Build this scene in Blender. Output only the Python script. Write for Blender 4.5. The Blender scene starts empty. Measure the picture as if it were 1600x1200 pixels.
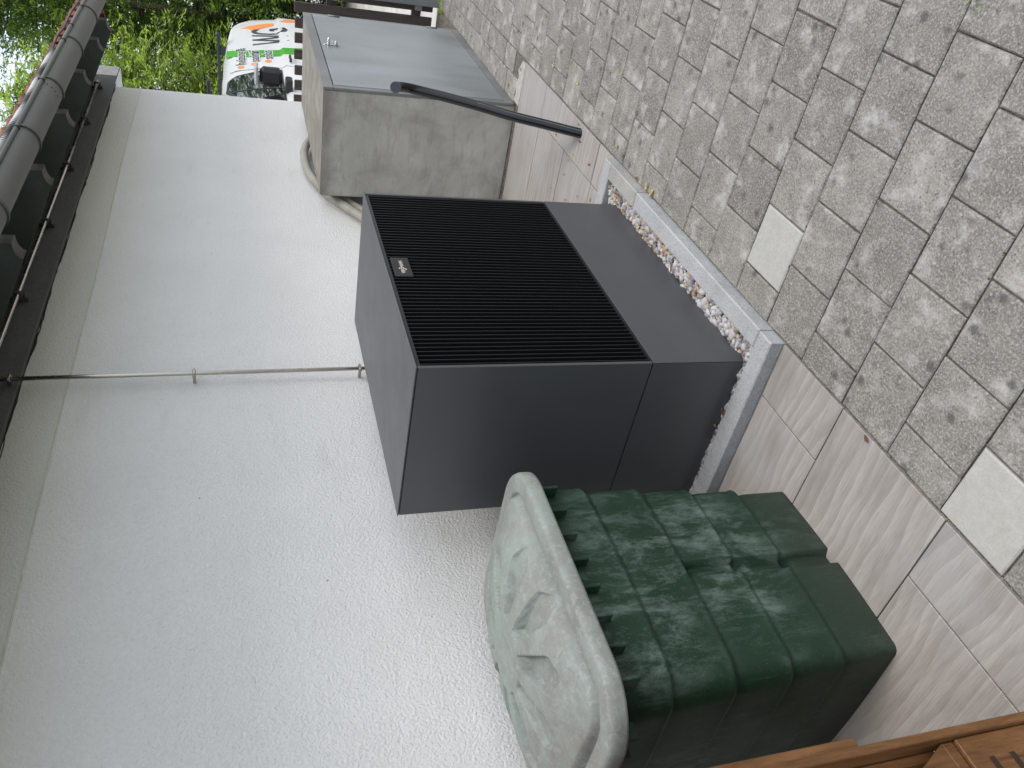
import bpy, bmesh, math, random
import numpy as np
from mathutils import Vector, Matrix
random.seed(7)
rng = np.random.default_rng(7)
SC = bpy.context.scene
COL = SC.collection

# ------------------------------------------------------------------ camera
YAW, PITCH, ROLL = 0.9079, 0.3226, 0.0286
fw = Vector((math.sin(YAW)*math.cos(PITCH), math.cos(YAW)*math.cos(PITCH), -math.sin(PITCH)))
r0 = Vector((math.cos(YAW), -math.sin(YAW), 0)); d0 = fw.cross(r0)
rr = r0*math.cos(ROLL) + d0*math.sin(ROLL)
dd = -r0*math.sin(ROLL) + d0*math.cos(ROLL)
cam_d = bpy.data.cameras.new('camera'); cam = bpy.data.objects.new('camera', cam_d); COL.objects.link(cam)
M = Matrix.Identity(4)
for i in range(3):
    M[i][0] = dd[i]; M[i][1] = rr[i]; M[i][2] = -fw[i]     # phone held upright, picture stored on its side
M.translation = Vector((-1.7647, -2.182, 1.5547))
cam.matrix_world = M
cam_d.sensor_width = 36.0; cam_d.lens = 36*1247.03/1600
cam_d.clip_start = 0.05; cam_d.clip_end = 500
SC.camera = cam

# ------------------------------------------------------------------ light
SUN_EL, SUN_AZ = math.radians(60), math.radians(172)      # azimuth clockwise from +Y
w = bpy.data.worlds.new('World'); SC.world = w; w.use_nodes = True
nt = w.node_tree; bg = nt.nodes['Background']
sky = nt.nodes.new('ShaderNodeTexSky'); sky.sky_type = 'NISHITA'; sky.sun_disc = False
sky.sun_elevation = SUN_EL; sky.sun_rotation = SUN_AZ
sky.air_density = 1.0; sky.dust_density = 3.0; sky.ozone_density = 1.0
# thin white overcast over the whole sky
cl = nt.nodes.new('ShaderNodeMix'); cl.data_type = 'RGBA'; cl.inputs[0].default_value = .5; cl.inputs[7].default_value = (6.3, 6.6, 7.0, 1)
nt.links.new(sky.outputs[0], cl.inputs[6]); nt.links.new(cl.outputs[2], bg.inputs[0]); bg.inputs[1].default_value = 0.145
sl = bpy.data.lights.new('sun', 'SUN'); sun = bpy.data.objects.new('sun', sl); COL.objects.link(sun)
sl.energy = .75; sl.angle = math.radians(20); sl.color = (1.0, 0.96, 0.9)
sd = Vector((math.sin(SUN_AZ)*math.cos(SUN_EL), math.cos(SUN_AZ)*math.cos(SUN_EL), math.sin(SUN_EL)))
sun.rotation_euler = sd.to_track_quat('Z', 'Y').to_euler(); sun.location = (0, -6, 10)
vs = SC.view_settings; vs.view_transform = 'Standard'; vs.look = 'None'; vs.gamma = 1; vs.exposure = 0.74
vs.use_curve_mapping = False

# ------------------------------------------------------------------ helpers
def tag(o, label=None, cat=None, group=None, kind=None):
    if label: o['label'] = label
    if cat: o['category'] = cat
    if group: o['group'] = group
    if kind: o['kind'] = kind
    return o
def empty(name, loc=(0, 0, 0), **k):
    o = bpy.data.objects.new(name, None); COL.objects.link(o); o.location = loc; o.empty_display_size = .1
    return tag(o, **k)
def link(name, me, mat=None, parent=None, loc=None, **k):
    o = bpy.data.objects.new(name, me); COL.objects.link(o)
    if mat is not None and len(me.materials) == 0: me.materials.append(mat)
    if parent is not None: o.parent = parent
    if loc is not None: o.location = loc
    return tag(o, **k)
def fin(bm, name, mat, parent=None, smooth=False, loc=None, **k):
    bmesh.ops.recalc_face_normals(bm, faces=bm.faces)
    me = bpy.data.meshes.new(name); bm.to_mesh(me); bm.free()
    if smooth: me.polygons.foreach_set('use_smooth', [True]*len(me.polygons))
    return link(name, me, mat, parent, loc, **k)
def bx(bm, a, b, bev=0, rot=None, piv=None):
    x0, y0, z0 = a; x1, y1, z1 = b
    vs_ = [bm.verts.new(p) for p in [(x0,y0,z0),(x1,y0,z0),(x1,y1,z0),(x0,y1,z0),(x0,y0,z1),(x1,y0,z1),(x1,y1,z1),(x0,y1,z1)]]
    fs = [bm.faces.new([vs_[i] for i in f]) for f in [(3,2,1,0),(4,5,6,7),(0,1,5,4),(1,2,6,5),(2,3,7,6),(3,0,4,7)]]
    geo = vs_
    if bev > 0:
        es = list({e for f in fs for e in f.edges})
        r = bmesh.ops.bevel(bm, geom=es, offset=bev, segments=1, affect='EDGES')
        geo = list({v for f in r['faces'] for v in f.verts} | {v for v in vs_ if v.is_valid})
    if rot is not None:
        bmesh.ops.rotate(bm, verts=geo, cent=piv or ((x0+x1)/2, (y0+y1)/2, (z0+z1)/2), matrix=rot)
    return bm
def boxo(name, a, b, mat, parent=None, bev=0, **k):
    return fin(bx(bmesh.new(), a, b, bev), name, mat, parent, **k)
def prism(bm, pts, a, b, axis):
    """extrude polygon pts (2D) along axis between a and b."""
    def P(p, t):
        if axis == 0: return (t, p[0], p[1])
        if axis == 1: return (p[0], t, p[1])
        return (p[0], p[1], t)
    A = [bm.verts.new(P(p, a)) for p in pts]; B = [bm.verts.new(P(p, b)) for p in pts]
    bm.faces.new(A); bm.faces.new(B[::-1]); n = len(pts)
    for i in range(n): bm.faces.new([A[i], B[i], B[(i+1) % n], A[(i+1) % n]])
    return bm
def catmull(P, n=8):
    P = [Vector(p) for p in P]; Q = [P[0]*2-P[1]] + P + [P[-1]*2-P[-2]]; out = []
    for i in range(1, len(Q)-2):
        for k in range(n):
            t = k/n; a, b, c, d = Q[i-1], Q[i], Q[i+1], Q[i+2]
            out.append(.5*((2*b)+(-a+c)*t+(2*a-5*b+4*c-d)*t*t+(-a+3*b-3*c+d)*t**3))
    out.append(P[-1]); return out
def tube(bm, pts, rad, seg=12, cap=True):
    pts = [Vector(p) for p in pts]; n = len(pts); rings = []
    t = (pts[1]-pts[0]).normalized(); u = t.orthogonal().normalized()
    for i in range(n):
        tn = (pts[min(i+1, n-1)]-pts[max(i-1, 0)]).normalized()
        u = (u - tn*u.dot(tn)).normalized(); v = tn.cross(u)
        r = rad(i/(n-1)) if callable(rad) else rad
        rings.append([bm.verts.new(pts[i]+(u*math.cos(2*math.pi*k/seg)+v*math.sin(2*math.pi*k/seg))*r) for k in range(seg)])
    for i in range(n-1):
        for k in range(seg):
            f = bm.faces.new([rings[i][k], rings[i][(k+1) % seg], rings[i+1][(k+1) % seg], rings[i+1][k]]); f.smooth = True
    if cap: bm.faces.new(rings[0][::-1]); bm.faces.new(rings[-1])
    return bm
def npmesh(name, V, F):
    me = bpy.data.meshes.new(name); V = np.asarray(V, dtype=np.float32); F = np.asarray(F, dtype=np.int32)
    k = F.shape[1]
    me.vertices.add(len(V)); me.vertices.foreach_set('co', V.ravel())
    me.loops.add(F.size); me.loops.foreach_set('vertex_index', F.ravel())
    me.polygons.add(len(F)); me.polygons.foreach_set('loop_start', np.arange(0, F.size, k, dtype=np.int32))
    me.polygons.foreach_set('loop_total', np.full(len(F), k, dtype=np.int32))
    me.update(calc_edges=True); me.validate(); return me

# ------------------------------------------------------------------ materials
class MT:
    def __init__(s, name, col=(.5,.5,.5), rough=.6, metal=0, spec=.5):
        s.m = bpy.data.materials.new(name); s.m.use_nodes = True; s.t = s.m.node_tree; s.N = s.t.nodes
        s.b = s.N['Principled BSDF']; s.set('Base Color', (*col, 1)); s.set('Roughness', rough); s.set('Metallic', metal)
        s.set('Specular IOR Level', spec); s._co = None; s.h = None
    def set(s, k, v): s.b.inputs[k].default_value = v
    def L(s, a, b): s.t.links.new(a, b)
    def co(s, scale=(1,1,1), rnd=False, obj=False, rot=(0,0,0)):
        if obj: src = s.N.new('ShaderNodeTexCoord').outputs['Object']
        else: src = s.N.new('ShaderNodeNewGeometry').outputs['Position']
        mp = s.N.new('ShaderNodeMapping'); mp.inputs['Scale'].default_value = scale; mp.inputs['Rotation'].default_value = rot
        s.L(src, mp.inputs['Vector'])
        if rnd:
            oi = s.N.new('ShaderNodeObjectInfo'); c = s.N.new('ShaderNodeVectorMath'); c.operation = 'MULTIPLY'
            c.inputs[1].default_value = (37, 91, 53); s.L(oi.outputs['Random'], c.inputs[0])
            s.L(c.outputs[0], mp.inputs['Location'])
        return mp.outputs[0]
    def noise(s, scale, det=4, rough=.55, co=None, dist=0):
        n = s.N.new('ShaderNodeTexNoise'); n.inputs['Scale'].default_value = scale; n.inputs['Detail'].default_value = det
        n.inputs['Roughness'].default_value = rough; n.inputs['Distortion'].default_value = dist
        s.L(co if co is not None else s.co(), n.inputs['Vector']); return n.outputs['Fac']
    def voro(s, scale, co=None, feat='F1'):
        n = s.N.new('ShaderNodeTexVoronoi'); n.feature = feat; n.inputs['Scale'].default_value = scale
        s.L(co if co is not None else s.co(), n.inputs['Vector']); return n
    def ramp(s, fac, stops):
        r = s.N.new('ShaderNodeValToRGB'); e = r.color_ramp.elements
        while len(e) < len(stops): e.new(.5)
        for i, (p, c) in enumerate(stops):
            e[i].position = p; e[i].color = (*c, 1) if len(c) == 3 else c
        s.L(fac, r.inputs[0]); return r.outputs[0]
    def g(s, fac, a, b, lo=0., hi=1.):
        r = s.N.new('ShaderNodeMapRange'); r.inputs[1].default_value = a; r.inputs[2].default_value = b
        r.inputs[3].default_value = lo; r.inputs[4].default_value = hi; s.L(fac, r.inputs[0]); return r.outputs[0]
    def mix(s, f, a, b, mode='MIX'):
        m = s.N.new('ShaderNodeMix'); m.data_type = 'RGBA'; m.blend_type = mode
        for sock, v in ((m.inputs[0], f), (m.inputs[6], a), (m.inputs[7], b)):
            if isinstance(v, (int, float)): sock.default_value = v
            elif isinstance(v, tuple): sock.default_value = (*v, 1)
            else: s.L(v, sock)
        return m.outputs[2]
    def math(s, op, a, b=0.):
        m = s.N.new('ShaderNodeMath'); m.operation = op
        for i, v in enumerate((a, b)):
            if isinstance(v, (int, float)): m.inputs[i].default_value = v
            else: s.L(v, m.inputs[i])
        return m.outputs[0]
    def rand(s): return s.N.new('ShaderNodeObjectInfo').outputs['Random']
    def color(s, c): s.L(c, s.b.inputs['Base Color']); return s
    def rough(s, c): s.L(c, s.b.inputs['Roughness']); return s
    def bump(s, h, dist=.002, strength=1.):
        b = s.N.new('ShaderNodeBump'); b.inputs['Distance'].default_value = dist; b.inputs['Strength'].default_value = strength
        s.L(h, b.inputs['Height'])
        if s.h is not None: s.L(s.h, b.inputs['Normal'])
        s.h = b.outputs[0]; s.L(s.h, s.b.inputs['Normal']); return s
def flat(name, col, rough=.6, metal=0, var=.12, sc=30, bump=.0006):
    m = MT(name, col, rough, metal)
    n = m.noise(sc, 5, .6)
    m.color(m.mix(m.g(n, .3, .7), tuple(c*(1-var) for c in col), tuple(min(1, c*(1+var)) for c in col)))
    if bump: m.bump(m.noise(sc*6, 3), bump)
    return m.m

def mk_plaster():
    m = MT('plaster', (.6,.6,.57), .92, 0, .25)
    big = m.noise(1.6, 5, .6); fine = m.noise(60, 4, .6)
    c = m.mix(m.g(big, .3, .7), (.735,.73,.705), (.80,.795,.77))
    c = m.mix(m.g(fine, .3, .75), m.mix(1., c, (.93,.93,.93), 'MULTIPLY'), c)
    sep = m.N.new('ShaderNodeSeparateXYZ'); m.L(m.co(), sep.inputs[0])
    wob = m.math('ADD', sep.outputs['Z'], m.g(m.noise(4, 4), 0, 1, -.02, .02))
    top = m.g(wob, 2.222, 2.232)
    c = m.mix(m.math('MULTIPLY', top, .4), c, (.60,.595,.52))      # upper band darker and yellower above the ridge
    soil = m.g(m.noise(2.5, 6, .7, m.co((1, 1, 4))), .58, .8, 0, .35)
    c = m.mix(soil, c, (.47,.46,.42))
    m.color(c)
    v = m.voro(120, m.co((1, 1, 1)), 'SMOOTH_F1'); n2 = m.noise(125, 3, .6, dist=.6)
    h = m.math('ADD', m.math('MULTIPLY', v.outputs['Distance'], .6), n2)
    m.bump(m.noise(14, 3), .006, .5)
    m.bump(h, .0042, 1.)
    return m.m
def mk_beam():
    m = MT('dark painted concrete', (.1,.1,.09), .85)
    n = m.noise(5, 7, .65, m.co((.6, 1, 1.6))); n2 = m.noise(45, 4)
    c = m.mix(m.g(n, .35, .7), (.085,.090,.086), (.125,.130,.125))
    c = m.mix(m.g(n2, .4, .75, 0, .4), c, (.165,.168,.16)); m.color(c); m.bump(n2, .002); return m.m
def mk_paver(pale=False):
    m = MT('paver pale' if pale else 'paver grey', (.3,.29,.27), .9, 0, .3)
    a = m.noise(9, 6, .65); b = m.noise(150, 4, .8); c2 = m.noise(30, 6, .75)
    if pale:
        c = m.mix(m.g(c2, .3, .7), (.40,.395,.355), (.52,.515,.475)); c = m.mix(m.g(b, .35, .7), m.mix(.45, c, (.30,.29,.26)), c); c = m.mix(m.g(a, .5, .7, 0, .35), c, (.38,.36,.31))
        m.color(c); m.bump(b, .0012); return m.m
    rnd = m.rand()
    base = m.mix(rnd, (.178,.167,.146), (.250,.236,.208))
    c = m.mix(m.g(m.math('ADD', m.math('MULTIPLY', a, .5), m.math('MULTIPLY', c2, .5)), .36, .66), m.mix(1., base, (.62,.62,.61), 'MULTIPLY'), m.mix(1., base, (1.32,1.32,1.31), 'MULTIPLY'))
    c = m.mix(m.g(b, .48, .66, 0, .8), c, (.47,.455,.42))                   # pale aggregate grains
    c = m.mix(m.g(m.noise(170, 3, .7, m.co((1, 1, 1), False, False, (0, 0, .7))), .34, .46, .85, 0), c, (.09,.085,.075))
    pale_ = m.g(m.noise(11, 6, .7, m.co((1, 1, 1), True)), .52, .70, 0, .8)
    c = m.mix(pale_, c, (.47,.46,.425))                                       # worn lime-pale patches
    v = m.voro(13, m.co((1, 1, 1), True)); sp = m.g(m.math('ADD', v.outputs['Distance'], m.g(m.noise(45, 4, .7), 0, 1, -.22, .22)), .10, .24, 1, 0)
    gate = m.g(m.noise(3.2, 3), .42, .52)
    c = m.mix(m.math('MULTIPLY', m.math('MULTIPLY', sp, gate), .75), c, (.075,.073,.07))       # dark lichen spots
    v2 = m.voro(24, m.co((1, 1, 1), True)); sp2 = m.g(v2.outputs['Distance'], .06, .13, .7, 0)
    c = m.mix(m.math('MULTIPLY', sp2, m.g(m.noise(5, 3, .5, m.co((1, 1, 1), True)), .5, .56)), c, (.47,.45,.38))
    m.color(c); m.bump(b, .0016); m.bump(c2, .0015); return m.m
def mk_tile():
    m = MT('wood look tile', (.38,.35,.33), .5, 0, .4)
    warp = m.N.new('ShaderNodeTexNoise'); warp.inputs['Scale'].default_value = 2.2; warp.inputs['Detail'].default_value = 3
    m.L(m.co((1.0, .5, 1), True), warp.inputs['Vector'])
    # cathedral grain: bands across x bent by a slow warp
    add = m.N.new('ShaderNodeVectorMath'); add.operation = 'MULTIPLY_ADD'; add.inputs[1].default_value = (.24, .1, 0)
    m.L(warp.outputs['Color'], add.inputs[0]); m.L(m.co((1, .10, 1), True), add.inputs[2])
    ring = m.N.new('ShaderNodeTexWave'); ring.wave_type = 'BANDS'; ring.bands_direction = 'X'; ring.wave_profile = 'SAW'
    ring.inputs['Scale'].default_value = 8; ring.inputs['Distortion'].default_value = 1.6; ring.inputs['Detail'].default_value = 3
    ring.inputs['Detail Scale'].default_value = 1.5; m.L(add.outputs[0], ring.inputs['Vector'])
    broad = m.noise(3.5, 4, .6, m.co((3, .8, 1), True))
    fine = m.noise(9, 7, .8, m.co((26, 1.1, 1), True)); fib = m.noise(24, 5, .8, m.co((14, .55, 1), True))
    c = m.mix(m.g(broad, .32, .68), (.275,.250,.226), (.36,.334,.306))
    c = m.mix(m.math('MULTIPLY', m.g(ring.outputs['Fac'], .2, 1, 0, .8), m.g(broad, .35, .6, .3, 1)), c, (.45,.42,.39))
    c = m.mix(m.g(fine, .46, .70, 0, .62), c, (.185,.165,.147))
    c = m.mix(m.g(fib, .54, .72, 0, .4), c, (.47,.44,.41))
    c = m.mix(m.g(m.noise(2.2, 4, .6, m.co((1, 1, 1), True)), .45, .62, 0, .45), c, (.345,.34,.335))
    c = m.mix(m.g(m.voro(30, m.co((1, 1, 1), True)).outputs['Distance'], .02, .04, .7, 0), c, (.1,.09,.08))
    m.color(c); m.bump(fib, .0004); return m.m
def mk_concrete():
    m = MT('weathered concrete', (.3,.29,.26), .88, 0, .3)
    a = m.noise(3.2, 7, .62, dist=.6); b = m.noise(28, 6, .7); s = m.noise(5, 6, .7, m.co((1.2, 1.2, 5)))
    c = m.mix(m.g(a, .3, .7), (.31,.295,.255), (.54,.525,.475))
    c = m.mix(m.g(s, .50, .72, 0, .55), c, (.25,.215,.165))
    c = m.mix(m.g(b, .5, .8, 0, .5), c, (.46,.45,.42))
    pit = m.voro(28, m.co((1, 1, 1.3))); c = m.mix(m.g(pit.outputs['Distance'], .03, .055, .6, 0), c, (.07,.065,.055))
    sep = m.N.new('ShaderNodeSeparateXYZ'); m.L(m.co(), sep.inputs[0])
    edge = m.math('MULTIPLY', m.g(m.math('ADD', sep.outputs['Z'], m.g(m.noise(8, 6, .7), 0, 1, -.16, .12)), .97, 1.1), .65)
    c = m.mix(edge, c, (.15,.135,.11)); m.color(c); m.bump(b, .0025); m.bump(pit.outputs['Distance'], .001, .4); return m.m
def mk_kerb(bl=True):
    m = MT('kerb concrete', (.4,.42,.44), .85, 0, .3); n = m.noise(160, 3, .7); a = m.noise(6, 5)
    base = ((.34,.35,.35), (.44,.45,.45)) if bl else ((.30,.295,.265), (.42,.41,.38))
    c = m.mix(m.g(a, .3, .7), *base); c = m.mix(m.g(n, .35, .5, .6, 0), c, (.2,.205,.205)); c = m.mix(m.g(m.noise(22, 6, .75), .5, .7, 0, .4), c, (.24,.235,.22)); m.color(c); m.bump(n, .0022); m.bump(m.noise(40, 4), .003, .5); return m.m
def mk_metal(name, col, rough=.35, metal=.9, sc=4):
    m = MT(name, col, rough, metal); n = m.noise(sc, 6, .65, m.co((1, 1, .35))); f = m.noise(sc*22, 3)
    m.color(m.mix(m.g(n, .3, .7), tuple(c*.78 for c in col), tuple(min(1, c*1.15) for c in col)))
    m.rough(m.g(m.math('ADD', n, m.math('MULTIPLY', f, .3)), .4, .9, rough*.8, rough*1.3)); m.bump(n, .0015, .3); return m.m
def mk_powder(name, col, rough):
    m = MT(name, col, rough, 0, .5); n = m.noise(2.5, 4); f = m.noise(700, 2)
    c = m.mix(m.g(n, .3, .7), tuple(x*.93 for x in col), tuple(x*1.07 for x in col))
    v = m.voro(9, m.co((1, 1, 1), True)); c = m.mix(m.g(v.outputs['Distance'], .008, .016, .6, 0), c, (.45,.45,.45))
    sc_ = m.noise(5, 6, .75, m.co((1, 1, 3)), dist=2.5); c = m.mix(m.g(sc_, .70, .80, 0, .12), c, (.35,.37,.4)); m.color(c)
    m.rough(m.g(m.noise(6, 5, .7), .3, .7, rough*.9, rough*1.12)); m.bump(f, .00018); return m.m
def mk_butt():
    m = MT('green plastic', (.02,.06,.035), .42, 0, .35)
    n = m.noise(4, 5); c = m.mix(m.g(n, .3, .7), (.0075,.026,.013), (.012,.038,.020))
    scf = m.noise(9, 9, .8, m.co((1.4, 1.4, .55)), dist=.35); blot = m.noise(2.4, 3, .5)
    f = m.math('MULTIPLY', m.g(scf, .47, .72, 0, .8), m.g(blot, .45, .62))
    c = m.mix(m.math('MULTIPLY', f, .95), c, (.20,.26,.235))
    st = m.noise(40, 5, .7, m.co((1, 1, .12))); c = m.mix(m.g(st, .6, .78, 0, .3), c, (.13,.19,.16))
    sep = m.N.new('ShaderNodeSeparateXYZ'); m.L(m.co(), sep.inputs[0])
    low = m.g(m.math('ADD', sep.outputs['Z'], m.g(m.noise(9, 5), 0, 1, -.1, .1)), .0, .2, .6, 0)
    c = m.mix(low, c, (.032,.036,.029))
    c = m.mix(m.g(m.noise(300, 2, .6), .66, .74, 0, .5), c, (.2,.22,.2))
    m.color(c); m.rough(m.g(scf, .3, .7, .38, .62)); m.bump(m.noise(5, 3), .004, .4); m.bump(m.noise(120, 3), .0004); return m.m
def mk_lid():
    m = MT('bleached lid plastic', (.35,.38,.35), .7, 0, .3)
    a = m.noise(7, 7, .72, dist=1.2); b = m.noise(60, 5, .75, dist=.8); c2 = m.noise(3, 4)
    c = m.mix(m.g(a, .35, .65), (.20,.198,.18), (.265,.295,.275)); c = m.mix(m.g(c2, .4, .65, 0, .5), c, (.30,.36,.325))
    c = m.mix(m.g(b, .5, .72, 0, .6), c, (.40,.42,.39)); c = m.mix(m.g(m.noise(5, 5, .7), .52, .66, 0, .5), c, (.25,.225,.195)); c = m.mix(m.g(b, .28, .42, .35, 0), c, (.17,.17,.15))
    v = m.voro(14); c = m.mix(m.g(v.outputs['Distance'], .015, .03, .7, 0), c, (.05,.05,.045))
    m.color(c); m.bump(b, .0006); return m.m
def mk_wood(name, dark, light, sc=(1, 1, 1), rough=.55):
    m = MT(name, light, rough); g_ = m.noise(6, 6, .65, m.co(sc), dist=.8); f = m.noise(40, 4, .7, m.co(sc))
    c = m.mix(m.g(g_, .3, .7), dark, light); c = m.mix(m.g(f, .5, .75, 0, .5), c, tuple(x*.55 for x in dark)); m.color(c)
    m.bump(f, .0012); return m.m
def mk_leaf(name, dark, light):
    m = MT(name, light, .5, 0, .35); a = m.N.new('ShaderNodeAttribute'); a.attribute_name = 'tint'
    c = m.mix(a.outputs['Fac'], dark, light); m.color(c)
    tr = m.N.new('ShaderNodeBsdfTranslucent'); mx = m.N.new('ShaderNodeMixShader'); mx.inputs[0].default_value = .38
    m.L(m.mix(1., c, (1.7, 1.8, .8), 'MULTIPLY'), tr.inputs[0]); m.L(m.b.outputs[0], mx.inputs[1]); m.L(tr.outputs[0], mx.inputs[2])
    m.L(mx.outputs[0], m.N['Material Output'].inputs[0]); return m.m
def mk_pebble():
    m = MT('pebbles', (.5,.48,.45), .6); a = m.N.new('ShaderNodeAttribute'); a.attribute_name = 'tint'
    c = m.ramp(a.outputs['Fac'], [(0, (.17,.17,.18)), (.18, (.33,.33,.34)), (.4, (.46,.45,.45)), (.6, (.48,.465,.44)), (.78, (.60,.58,.545)), (.88, (.42,.32,.22)), (1, (.34,.19,.11))])
    n = m.noise(60, 4, .6); c = m.mix(m.g(n, .3, .75), m.mix(1., c, (.8,.8,.82), 'MULTIPLY'), c); m.color(c); return m.m
def mk_joint():
    m = MT('sand joint', (.16,.14,.11), .95); n = m.noise(40, 5, .7); f = m.noise(400, 2)
    c = m.mix(m.g(n, .35, .6), (.045,.040,.032), (.17,.15,.118)); c = m.mix(m.g(f, .6, .7), c, (.5,.45,.37)); m.color(c); m.bump(f, .002); return m.m

PLASTER, BEAM = mk_plaster(), mk_beam()
PAVER, PALE, TILE, CONC, JOINT = mk_paver(), mk_paver(True), mk_tile(), mk_concrete(), mk_joint()
KERB_B, KERB_C = mk_kerb(True), mk_kerb(False)
ZINC = mk_metal('zinc', (.155,.155,.148), .6, .25, 7)
ZINC_DK = mk_metal('zinc bracket', (.11,.11,.11), .6, .4)
GALV = mk_metal('galvanised sheet', (.36,.39,.41), .42, .75, 3)
GALVF = mk_metal('galvanised frame', (.26,.265,.265), .5, .7, 6)
CHROME = mk_metal('chrome', (.75,.76,.78), .15, 1)
STEEL = mk_metal('stainless pipe', (.44,.41,.37), .25, .95, 9)
ANTH = mk_powder('anthracite powder coat', (.054,.057,.062), .42); _a = ANTH.node_tree.nodes['Principled BSDF'].inputs; _a['IOR'].default_value = 1.6; _a['Coat Weight'].default_value = .3; _a['Coat Roughness'].default_value = .38
BLACK = MT('black coating', (.006,.006,.007), .45).m
SLATM = MT('black blade coating', (.010,.0105,.0115), .38).m
BADGE = MT('badge black', (.014,.013,.012), .5).m
SILVER = MT('silver letters', (.72,.70,.66), .35, .6).m
BUTT, LID = mk_butt(), mk_lid()
TEAK = mk_wood('oiled teak', (.095,.040,.013), (.235,.112,.040), (8, 8, .8), .45)
FENCEW = mk_wood('weathered fence wood', (.055,.042,.037), (.125,.10,.088), (5, 5, .7), .85)
RAFT_G = flat('dark green rafter paint', (.085,.102,.093), .7, 0, .12, 12)
RAFT_E = flat('weathered rafter end', (.115,.11,.098), .85, 0, .3, 25, .0012)
DKBR = flat('dark brown boards', (.045,.042,.035), .8, 0, .2, 10)
TERRA = flat('terracotta tile', (.21,.075,.048), .85, 0, .6, 9, .001)
PIPEB = MT('black pe pipe', (.007,.007,.0075), .24).m
PIPEC = flat('pipe end cap', (.045,.048,.06), .5, 0, .15, 40)
HOSE = flat('beige hose', (.34,.32,.27), .55, 0, .12, 14)
HOSEG = flat('grey corrugated conduit', (.42,.43,.44), .5, 0, .1, 30)
VANW = MT('white van paint', (.80,.81,.82), .22).m; VANW.node_tree.nodes['Principled BSDF'].inputs['Coat Weight'].default_value = .6
GLASS = MT('tinted glass', (.015,.02,.022), .03, 0, .9).m; GLASS.node_tree.nodes['Principled BSDF'].inputs['IOR'].default_value = 2.3
VGREEN = MT('green film', (.06,.36,.03), .35).m
VORANGE = MT('orange film', (.85,.30,.09), .35).m
VGREY = MT('dark grey film', (.05,.055,.055), .4).m
RUBBER = flat('rubber', (.02,.02,.02), .8)
PLB = flat('black plastic', (.02,.021,.023), .5)
LEAFD = flat('dry leaf', (.36,.20,.09), .7, 0, .5, 60)
LEAFB = flat('brown dry leaf', (.17,.075,.035), .7, 0, .5, 60)
LEAFY = flat('yellow dry leaf', (.50,.36,.12), .7, 0, .4, 60)
BARK = flat('bark', (.10,.075,.055), .9, 0, .4, 14, .004)
ROADM = flat('pale road concrete', (.52,.50,.46), .9, 0, .15, 3)
GRASSM = flat('grass ground', (.07,.10,.035), .9, 0, .4, 2)
CEM = flat('cement smear', (.40,.38,.34), .9, 0, .2, 30, .002)
PEB = mk_pebble()

# ================================================================== ground
boxo('ground', (-150, -150, -.60), (150, 150, -.45), GRASSM, kind='structure')
boxo('road', (5.12, -30, -.44), (60, 8.5, -.16), ROADM, kind='structure')
pav = boxo('pavement', (-6, -9, -.4), (5.10, -1.0105, -.011), JOINT, kind='structure')
strip = boxo('tiled_path', (-6, -1.009, -.4), (5.10, 4.9, -.009), JOINT, kind='structure')

PW, PL, X0, Y0 = .20365, .2052, .0143, -1.0105
def paver_mesh(dx, dy, seed, gap=.0045, bev=.004):
    rd = random.Random(seed); bm = bmesh.new()
    bx(bm, (gap/2, gap/2, -.06), (dx-gap/2, dy-gap/2, 0))
    for v in bm.verts:
        v.co.x += rd.uniform(-.0016, .0016); v.co.y += rd.uniform(-.0016, .0016)
    bmesh.ops.bevel(bm, geom=[e for e in bm.edges if all(v.co.z > -.01 for v in e.verts)], offset=bev, segments=1, affect='EDGES')
    bmesh.ops.recalc_face_normals(bm, faces=bm.faces)
    me = bpy.data.meshes.new('paver'); bm.to_mesh(me); bm.free(); return me
full = [paver_mesh(PW, PL, s) for s in range(6)]; half = [paver_mesh(PW, PL/2, s) for s in range(4)]
fullp = paver_mesh(PW, PL, 9)
for me in full+half: me.materials.append(PAVER)
fullp.materials.append(PALE)
far_bm = bmesh.new(); npav = 0
for k in range(-14, 25):
    A = k % 2 == 0; x = X0+k*PW; y = Y0; first = True; j = 0
    while y > -4.6:
        L = PL/2 if (first and A) else PL
        y1 = y; y -= L; first = False; j += 1
        # pavers that show: a band that narrows away from the camera
        lim = -2.75+max(0, x-.2)*.22
        if x+PW > 5.09: continue
        if y1 > lim and x > -1.75 and npav < 292:
            white = (k == 0 and j == 2) or (k == -5 and j == 1)
            me = fullp if white else random.choice(half if L < PL*.9 else full)
            o = link('paver', me, None, pav, (x, y, random.uniform(-.0016, .0012)))
            o.rotation_euler = (random.uniform(-.005, .005), random.uniform(-.005, .005), random.uniform(-.004, .004)); npav += 1
            if white: o['label'] = 'pale new square paver among the grey ones'
        else:
            bx(far_bm, (x+.002, y+.002, -.06), (x+PW-.002, y1-.002, -.001))
print('pavers', npav)
fin(far_bm, 'paver_field', PAVER, pav, kind='stuff')
# small pavers between tiles and the meter block
half2 = [paver_mesh(.205, .1335, 20+s) for s in range(3)]
for me in half2: me.materials.append(PAVER)
for r in range(2):
    x = 2.80 + (.0 if r else .10)
    if r == 1: y = -.8745-.0005
    else: y = -1.0085
    while x < 4.88:
        link('paver', random.choice(half2), None, strip, (x, y, random.uniform(-.002, .001))); x += .2055
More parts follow.
